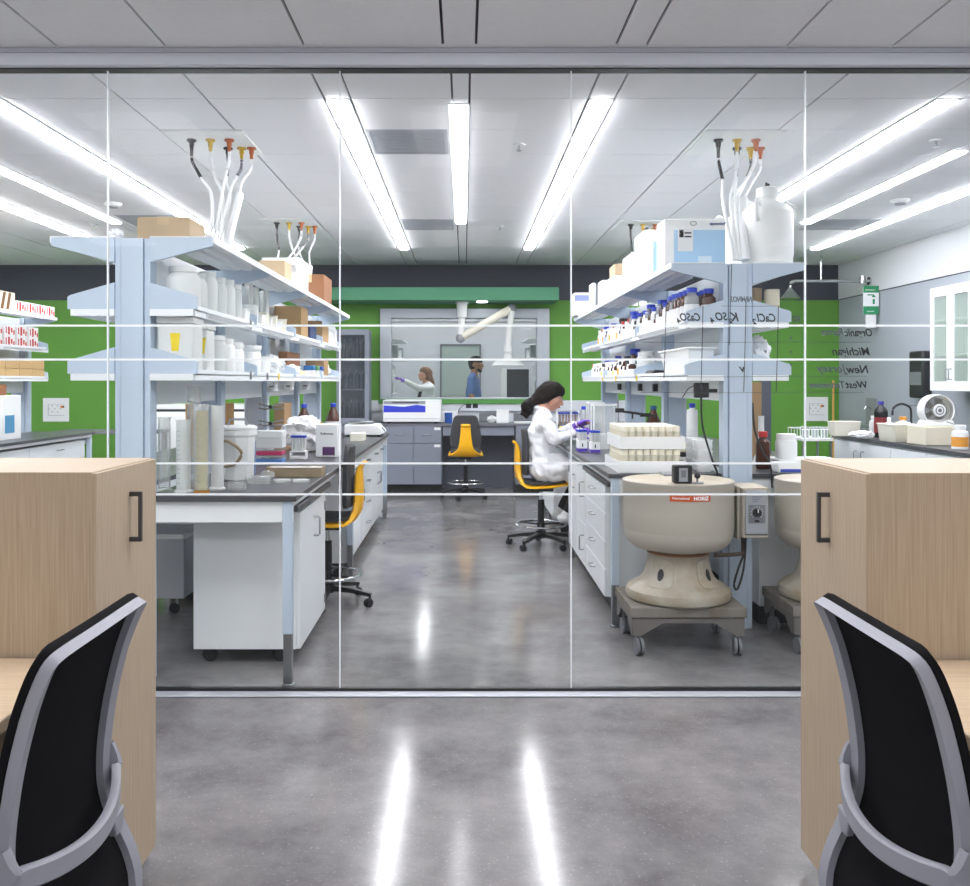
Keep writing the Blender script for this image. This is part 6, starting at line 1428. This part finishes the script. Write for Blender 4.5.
def person(label, loc, rz, J, skin, hair_m, voxel=.011):
    """J: joints in a local frame (x forward, y left, z up)"""
    t = thing('person', label, 'person', loc, rz); b = MB()
    hd, nk, ch, pv = J['head'], J['neck'], J['chest'], J['pelvis']
    f = Vector(J.get('face', (1, 0, 0))).normalized(); up = Vector(J.get('headup', (0, 0, 1))); up = (up - f * up.dot(f)).normalized(); sd = up.cross(f)
    H = Vector(hd); fp = lambda a, s_, u: tuple(H + f * a + sd * s_ + up * u)
    b.hull([(fp(-.012, 0, .022), .092), (fp(.015, 0, .01), .082)]); b.hull([(fp(.02, 0, .0), .070), (fp(.048, 0, -.075), .036), (fp(.03, .03, -.05), .035), (fp(.03, -.03, -.05), .035)]); b.hull([(fp(.088, 0, .012), .010), (fp(.112, 0, -.022), .012), (fp(.09, .012, -.028), .010), (fp(.09, -.012, -.028), .010)])
    b.hull([(fp(.086, .018, -.058), .010), (fp(.086, -.018, -.058), .010), (fp(.092, 0, -.056), .011)])
    for s_ in (-1, 1): b.hull([(fp(-.005, s_ * .086, .012), (.014, .008, .020)), (fp(-.003, s_ * .084, -.02), .010)])
    b.hull([(tuple(H + up * -.05 - f * .02), .055), (nk, .055)]); shL, shR = J['shL'], J['shR']
    b.hull([(nk, .058), (shL, .045), (shR, .045), (ch, (.09, .14, .09))]); b.hull([(ch, (.10, .145, .10)), (pv, (.105, .15, .095))])
    for q in 'LR':
        b.hull([(J['sh' + q], .052), (J['el' + q], .040)]); b.hull([(J['el' + q], .040), (J['wr' + q], .027)]); hp = J['hip' + q]
        b.hull([(hp, .088), (J['kn' + q], .055)]); b.hull([(J['kn' + q], .055), (lerp(J['kn' + q], J['an' + q], .35), .055), (J['an' + q], .036)])
        a = Vector(J['an' + q]); td = Vector(J.get('toe' + q, (1, 0, 0))).normalized(); b.hull([(a - td * .04 + Vector((0, 0, -.04)), .033), (a + td * .14 + Vector((0, 0, -.052)), .024)])
        hand(b, J['wr' + q], J['hd' + q], J['pn' + q], 1.0, J.get('curl', .6), 1 if q == 'L' else -1)
    body = fused(b, voxel * .62, 2, 'body', skin, t)
    # face details
    for s_ in (-1, 1):
        e = MB().ball(fp(.077, s_ * .031, .016), .0125, 2).build('eye', M_offwhite, t); MB().ball(fp(.0855, s_ * .032, .016), .0058, 2).build('iris', M_carddk, e)
        MB().hull([(fp(.088, s_ * .016, .036), .004), (fp(.083, s_ * .045, .036), .0035)]).build('eyebrow', hair_m, t)
    MB().hull([(fp(.094, .02, -.055), .0045), (fp(.094, -.02, -.055), .0045), (fp(.101, 0, -.055), .006)]).build('lips', mat('lips', 'b2604f', .5), t)
    return t, body, fp
def clothes(t, J, nm, m, voxel=.012, top=True, hem=None, sleeve=1.0, g=.016, trousers=False, disp=.004, hemw=None):
    b = MB(); 
    if not trousers:
        ch, pv, nk = J['chest'], J['pelvis'], J['neck']; N = Vector(nk)
        b.hull([(tuple(N + Vector((-.006, 0, -.006))), .060), (tuple(N + Vector((-.008, 0, -.03))), .062), (J['shL'], .062), (J['shR'], .062), (ch, (.09 + g, .14 + g, .09))]); b.hull([(ch, (.10 + g, .145 + g, .10)), (pv, (.105 + g * 1.4, .15 + g * 1.5, .10))])
        for q in 'LR':
            S, E, W = J['sh' + q], J['el' + q], J['wr' + q]
            if sleeve > .6: b.hull([(S, .062), (E, .054)]); b.hull([(E, .054), (lerp(E, W, .96), .040)])
            else: b.hull([(S, .064), (lerp(S, E, .62), .056)])
            if hem: b.hull([(J['hip' + q], .105 + g)] + [(lerp(J['hip' + q], J['kn' + q], hem), .085 + g)])
    else:
        b.hull([(J['pelvis'], (.115, .158, .10)), (J['hipL'], .10), (J['hipR'], .10)])
        for q in 'LR': b.hull([(J['hip' + q], .10), (J['kn' + q], .066)]); b.hull([(J['kn' + q], .066), (lerp(J['kn' + q], J['an' + q], .4), .064), (lerp(J['kn' + q], J['an' + q], .95), .046)])
    return fused(b, voxel, 4, nm, m, t, disp)
def shoes(t, J, m):
    for q in 'LR':
        a = Vector(J['an' + q]); td = Vector(J.get('toe' + q, (1, 0, 0))).normalized(); b = MB(); b.hull([(a - td * .045 + Vector((0, 0, -.045)), .042), (a + td * .07 + Vector((0, 0, -.045)), .042), (a + td * .165 + Vector((0, 0, -.060)), .030)]); b.hull([(a, .043), (a + Vector((0, 0, -.05)), .045)])
        fused(b, .010, 2, 'shoe', m, t)
# --- seated woman at the right bench --------------------------------------
sx, sy = .665, 7.66
def SW(x, z, y=0): return (x - sx, y, z)
J = dict(head=(.078, -.0, 1.275), neck=(.0, 0, 1.155), face=(.90, -.10, -.40), chest=(-.015, 0, .965), pelvis=(-.02, 0, .69), shL=(.015, .165, 1.085), shR=(.015, -.165, 1.085),
         elL=(.09, .20, .915), elR=(.08, -.215, .92), wrL=(.30, .075, 1.03), wrR=(.285, -.10, .975), hdL=(.9, -.1, .32), hdR=(.95, .05, .12), pnL=(.1, -.5, -.9), pnR=(.1, .4, -.9),
         hipL=(.0, .095, .68), hipR=(.0, -.095, .68), knL=(.40, .12, .655), knR=(.39, -.12, .655), anL=(.17, .09, .30), anR=(.20, -.10, .30), curl=.9)
J['hdL'] = (.85, -.25, .3)
t, body, fp = person('woman in white lab coat and violet gloves seated at the right bench', (sx, sy, 0), 0, J, M_skin, M_hair)
ct = clothes(t, J, 'lab_coat', M_coat, .011, hem=.86, g=.02, disp=.0)
for v in ct.data.vertices:
    q = v.co; n = noise.noise(Vector((q.x * 9 + q.z * 5, q.y * 11, q.z * 7 - q.x * 6))) + .6 * noise.noise(Vector((q.x * 22 + q.z * 14, q.y * 20, q.z * 12)))
    v.co += v.normal * (abs(n) - .3) * .022
MB().tube([(.068, .0, 1.12), (.04, .058, 1.145), (-.025, .055, 1.175), (-.058, 0, 1.185), (-.025, -.055, 1.175), (.04, -.058, 1.145)], .017, 8, closed=True, smooth=5).build('collar', M_coat, ct)
MB().prism([(.02, .80), (.09, .81), (.09, .70), (.03, .69)], 'y', -.205, -.198).build('pocket', M_coat, ct)
clothes(t, J, 'trousers', mat('black_trousers', '26272b', .85), .011, trousers=True)
shoes(t, J, M_offwhite)
b = MB(); hand(b, J['wrL'], J['hdL'], J['pnL'], 1.12, .9, 1); gl = fused(b, .0055, 1, 'glove', M_glove, t); b = MB(); hand(b, J['wrR'], J['hdR'], J['pnR'], 1.12, .9, -1); fused(b, .0055, 1, 'glove', M_glove, t)
for q in 'LR':
    w, e = Vector(J['wr' + q]), Vector(J['el' + q]); MB().cyl(w + (e - w) * .12, w + (w - e) * .03, .043, .034, seg=14).build('glove_cuff', M_glove, t)
def hairdo(t, fp, m, pony, curly=.0, back=.0):
    b = MB(); b.hull([(fp(-.022, 0, .035), .099), (fp(.0, 0, .045), .092), (fp(.045, 0, .068), .055)]); b.hull([(fp(-.035, 0, .03), .095), (fp(-.045, 0, -.04), .072)])
    for s_ in (-1, 1): b.hull([(fp(.0, s_ * .062, .03), .042), (fp(-.035, s_ * .06, -.03), .040)])
    r = random.Random(3)
    for p, q, r0, r1 in pony:
        b.hull([(p, r0), (q, r1)])
        if curly:
            for k in range(9): c = lerp(p, q, r.random()); b.ball(tuple(c[i] + r.uniform(-1, 1) * r0 * .8 for i in range(3)), r0 * r.uniform(.45, .75), 1)
    return fused(b, .008, 2, 'hair', m, t, .012 if curly else .003)
hairdo(t, fp, M_hair, [(fp(-.10, 0, .01), (-.055, .0, 1.25), .044, .040), ((-.06, 0, 1.245), (-.10, .0, 1.215), .040, .050), ((-.10, .0, 1.215), (-.125, .01, 1.17), .050, .050), ((-.125, .01, 1.17), (-.13, .02, 1.135), .046, .026)], 1)
MB().tube([fp(.0, .09, .02), fp(.10, .06, .018), fp(.115, 0, .014), fp(.10, -.06, .018), fp(.0, -.09, .02)], .0028, 6, smooth=4).build('safety_glasses', M_clearb, t)
# --- woman in the rear room ------------------------------------------------
J = dict(head=(.02, 0, 1.515), neck=(-.01, 0, 1.375), face=(.95, -.1, .18), chest=(-.01, 0, 1.19), pelvis=(0, 0, .92), shL=(.0, .17, 1.315), shR=(.0, -.17, 1.315), elL=(.25, .21, 1.30), elR=(-.02, -.24, 1.06), wrL=(.49, .19, 1.42), wrR=(.05, -.25, .84), hdL=(.9, 0, .35), hdR=(.1, 0, -1), pnL=(.2, -.3, -.9), pnR=(0, .9, -.2),
         hipL=(0, .09, .88), hipR=(0, -.09, .88), knL=(.02, .10, .48), knR=(.0, -.10, .48), anL=(0, .10, .085), anR=(-.03, -.10, .085))
t, body, fp = person('woman in a white lab coat reaching left, behind the viewing window', (PX(426, 14.6), 14.6, 0), PI + .55, J, M_skin, M_hair2)
clothes(t, J, 'trousers', mat('black_trousers'), trousers=True); shoes(t, J, M_black)
b = MB(); hand(b, J['wrL'], J['hdL'], J['pnL'], 1.12, .4, 1); fused(b, .006, 1, 'glove', M_glove, t)
cl = clothes(t, J, 'lab_coat', M_coat, .013, hem=.7, g=.022)
MB().hull([((.085, .0, 1.30), .03), ((.122, 0, 1.16), .035)]).build('black_top', M_black, t)
hairdo(t, fp, M_hair2, [(fp(-.08, 0, -.02), (-.105, 0, 1.40), .06, .05), ((-.105, 0, 1.40), (-.14, 0, 1.26), .05, .02)])
# --- man in blue T-shirt ----------------------------------------------------
J = dict(head=(.03, 0, 1.655), neck=(.0, 0, 1.51), face=(1, -.12, -.05), chest=(-.01, 0, 1.29), pelvis=(0, 0, .99), shL=(-.01, .195, 1.435), shR=(-.01, -.195, 1.435), elL=(-.04, .25, 1.14), elR=(.0, -.25, 1.14), wrL=(.06, .24, .90), wrR=(.10, -.24, .91), hdL=(.25, 0, -1), hdR=(.3, 0, -1), pnL=(0, -1, 0), pnR=(0, 1, 0),
         hipL=(0, .10, .94), hipR=(0, -.10, .94), knL=(.10, .10, .51), knR=(-.03, -.10, .51), anL=(.12, .10, .09), anR=(-.2, -.10, .10))
t, body, fp = person('man in a blue T-shirt walking right, behind the viewing window', (PX(474, 13.05), 13.05, 0), -.15, J, M_skin2, M_hair)
clothes(t, J, 't_shirt', mat('blue_jersey', '5b78b4', .85), .013, sleeve=.5, g=.012); clothes(t, J, 'trousers', mat('dark_jeans', '33415f', .85), .013, trousers=True); shoes(t, J, M_black)
b = MB(); b.hull([(fp(-.018, 0, .035), .093), (fp(.01, 0, .045), .085), (fp(.04, 0, .062), .05)]); b.hull([(fp(-.035, 0, .03), .088), (fp(-.035, 0, -.03), .07)]); fused(b, .009, 2, 'hair', M_hair, t, .002)
b = MB(); b.hull([(fp(.07, 0, -.092), .026), (fp(.045, .038, -.07), .022), (fp(.045, -.038, -.07), .022)]); fused(b, .008, 1, 'beard', M_hair, t)
# ================================================================ settle shelf goods between brackets and behind the lips
bpy.context.view_layer.update()
def bbox(o):
    P = []
    def rec(q):
        if q.type == 'MESH': P.extend(q.matrix_world @ Vector(c) for c in q.bound_box)
        for c in q.children: rec(c)
    rec(o); return [min(p[i] for p in P) for i in range(3)], [max(p[i] for p in P) for i in range(3)]
RK = [(CA, [4.135, 5.4, 6.65, 7.9, 9.1], (-1, 1), .082), (CB, [5.09, 6.6, 8.1, 9.55], (-1, 1), .082), (CC, [5.9, 7.1, 8.3, 9.4], (1,), .082)]
for o in [q for q in COL.objects if q.parent is None and q.get('category') and q['category'] not in ('shelving', 'clip', 'tag', 'lab bench', 'person', 'hoses')]:
    lo, hi = bbox(o); cx_, cy_ = (lo[0] + hi[0]) / 2, (lo[1] + hi[1]) / 2
    lv = [z for z in (1.4385, 1.7395) if -.012 < lo[2] - z < .2]
    if not lv: continue
    for c, ys, sides, bw in RK:
        if not (.03 < abs(cx_ - c) < .34 and ys[0] - .1 < cy_ < ys[-1] + .1): continue
        sd = 1 if cx_ > c else -1
        for i, y in enumerate(ys):
            th = .033 if i == 0 else .015
            if lo[1] < y + th and hi[1] > y - .003:
                dy = (y + th - lo[1]) if cy_ > y else (y - .003 - hi[1])
                o.location.y += dy; lo[1] += dy; hi[1] += dy
        out = max(sd * (lo[0] - c), sd * (hi[0] - c)); 
        if out > .2775: o.location.x -= sd * (out - .2775)
        inn = min(sd * (lo[0] - c), sd * (hi[0] - c)) - max(0, out - .2775)
        if inn < .086:
            for y in ys:
                if lo[1] < y + .112 and hi[1] > y: o.location.y += (y + .114 - lo[1])
# ================================================================ WORLD, CAMERA
w = bpy.data.worlds.new('World'); SC.world = w; w.use_nodes = True
w.node_tree.nodes['Background'].inputs['Color'].default_value = (.96, .97, 1, 1); w.node_tree.nodes['Background'].inputs['Strength'].default_value = 0.6
cd = bpy.data.cameras.new('camera'); cam = bpy.data.objects.new('camera', cd); COL.objects.link(cam)
cam.location = (0, 0, EYE); cam.rotation_euler = (PI / 2, 0, 0)
cd.sensor_width = 36; cd.sensor_fit = 'HORIZONTAL'; cd.lens = 36 * F / 970
cd.shift_x = (485 - VX) / 970; cd.shift_y = -(443 - VY) / 970
cd.clip_start = .05; cd.clip_end = 100
SC.camera = cam
SC.view_settings.view_transform = 'Standard'; SC.view_settings.look = 'None'; SC.view_settings.gamma = 1; SC.view_settings.use_curve_mapping = False
SC.view_settings.exposure = EXPO
cy = SC.cycles
cy.use_denoising = True; cy.max_bounces = 10; cy.diffuse_bounces = 5; cy.glossy_bounces = 5; cy.transparent_max_bounces = 32; cy.transmission_bounces = 6
cy.sample_clamp_indirect = 6; cy.caustics_reflective = False; cy.caustics_refractive = False
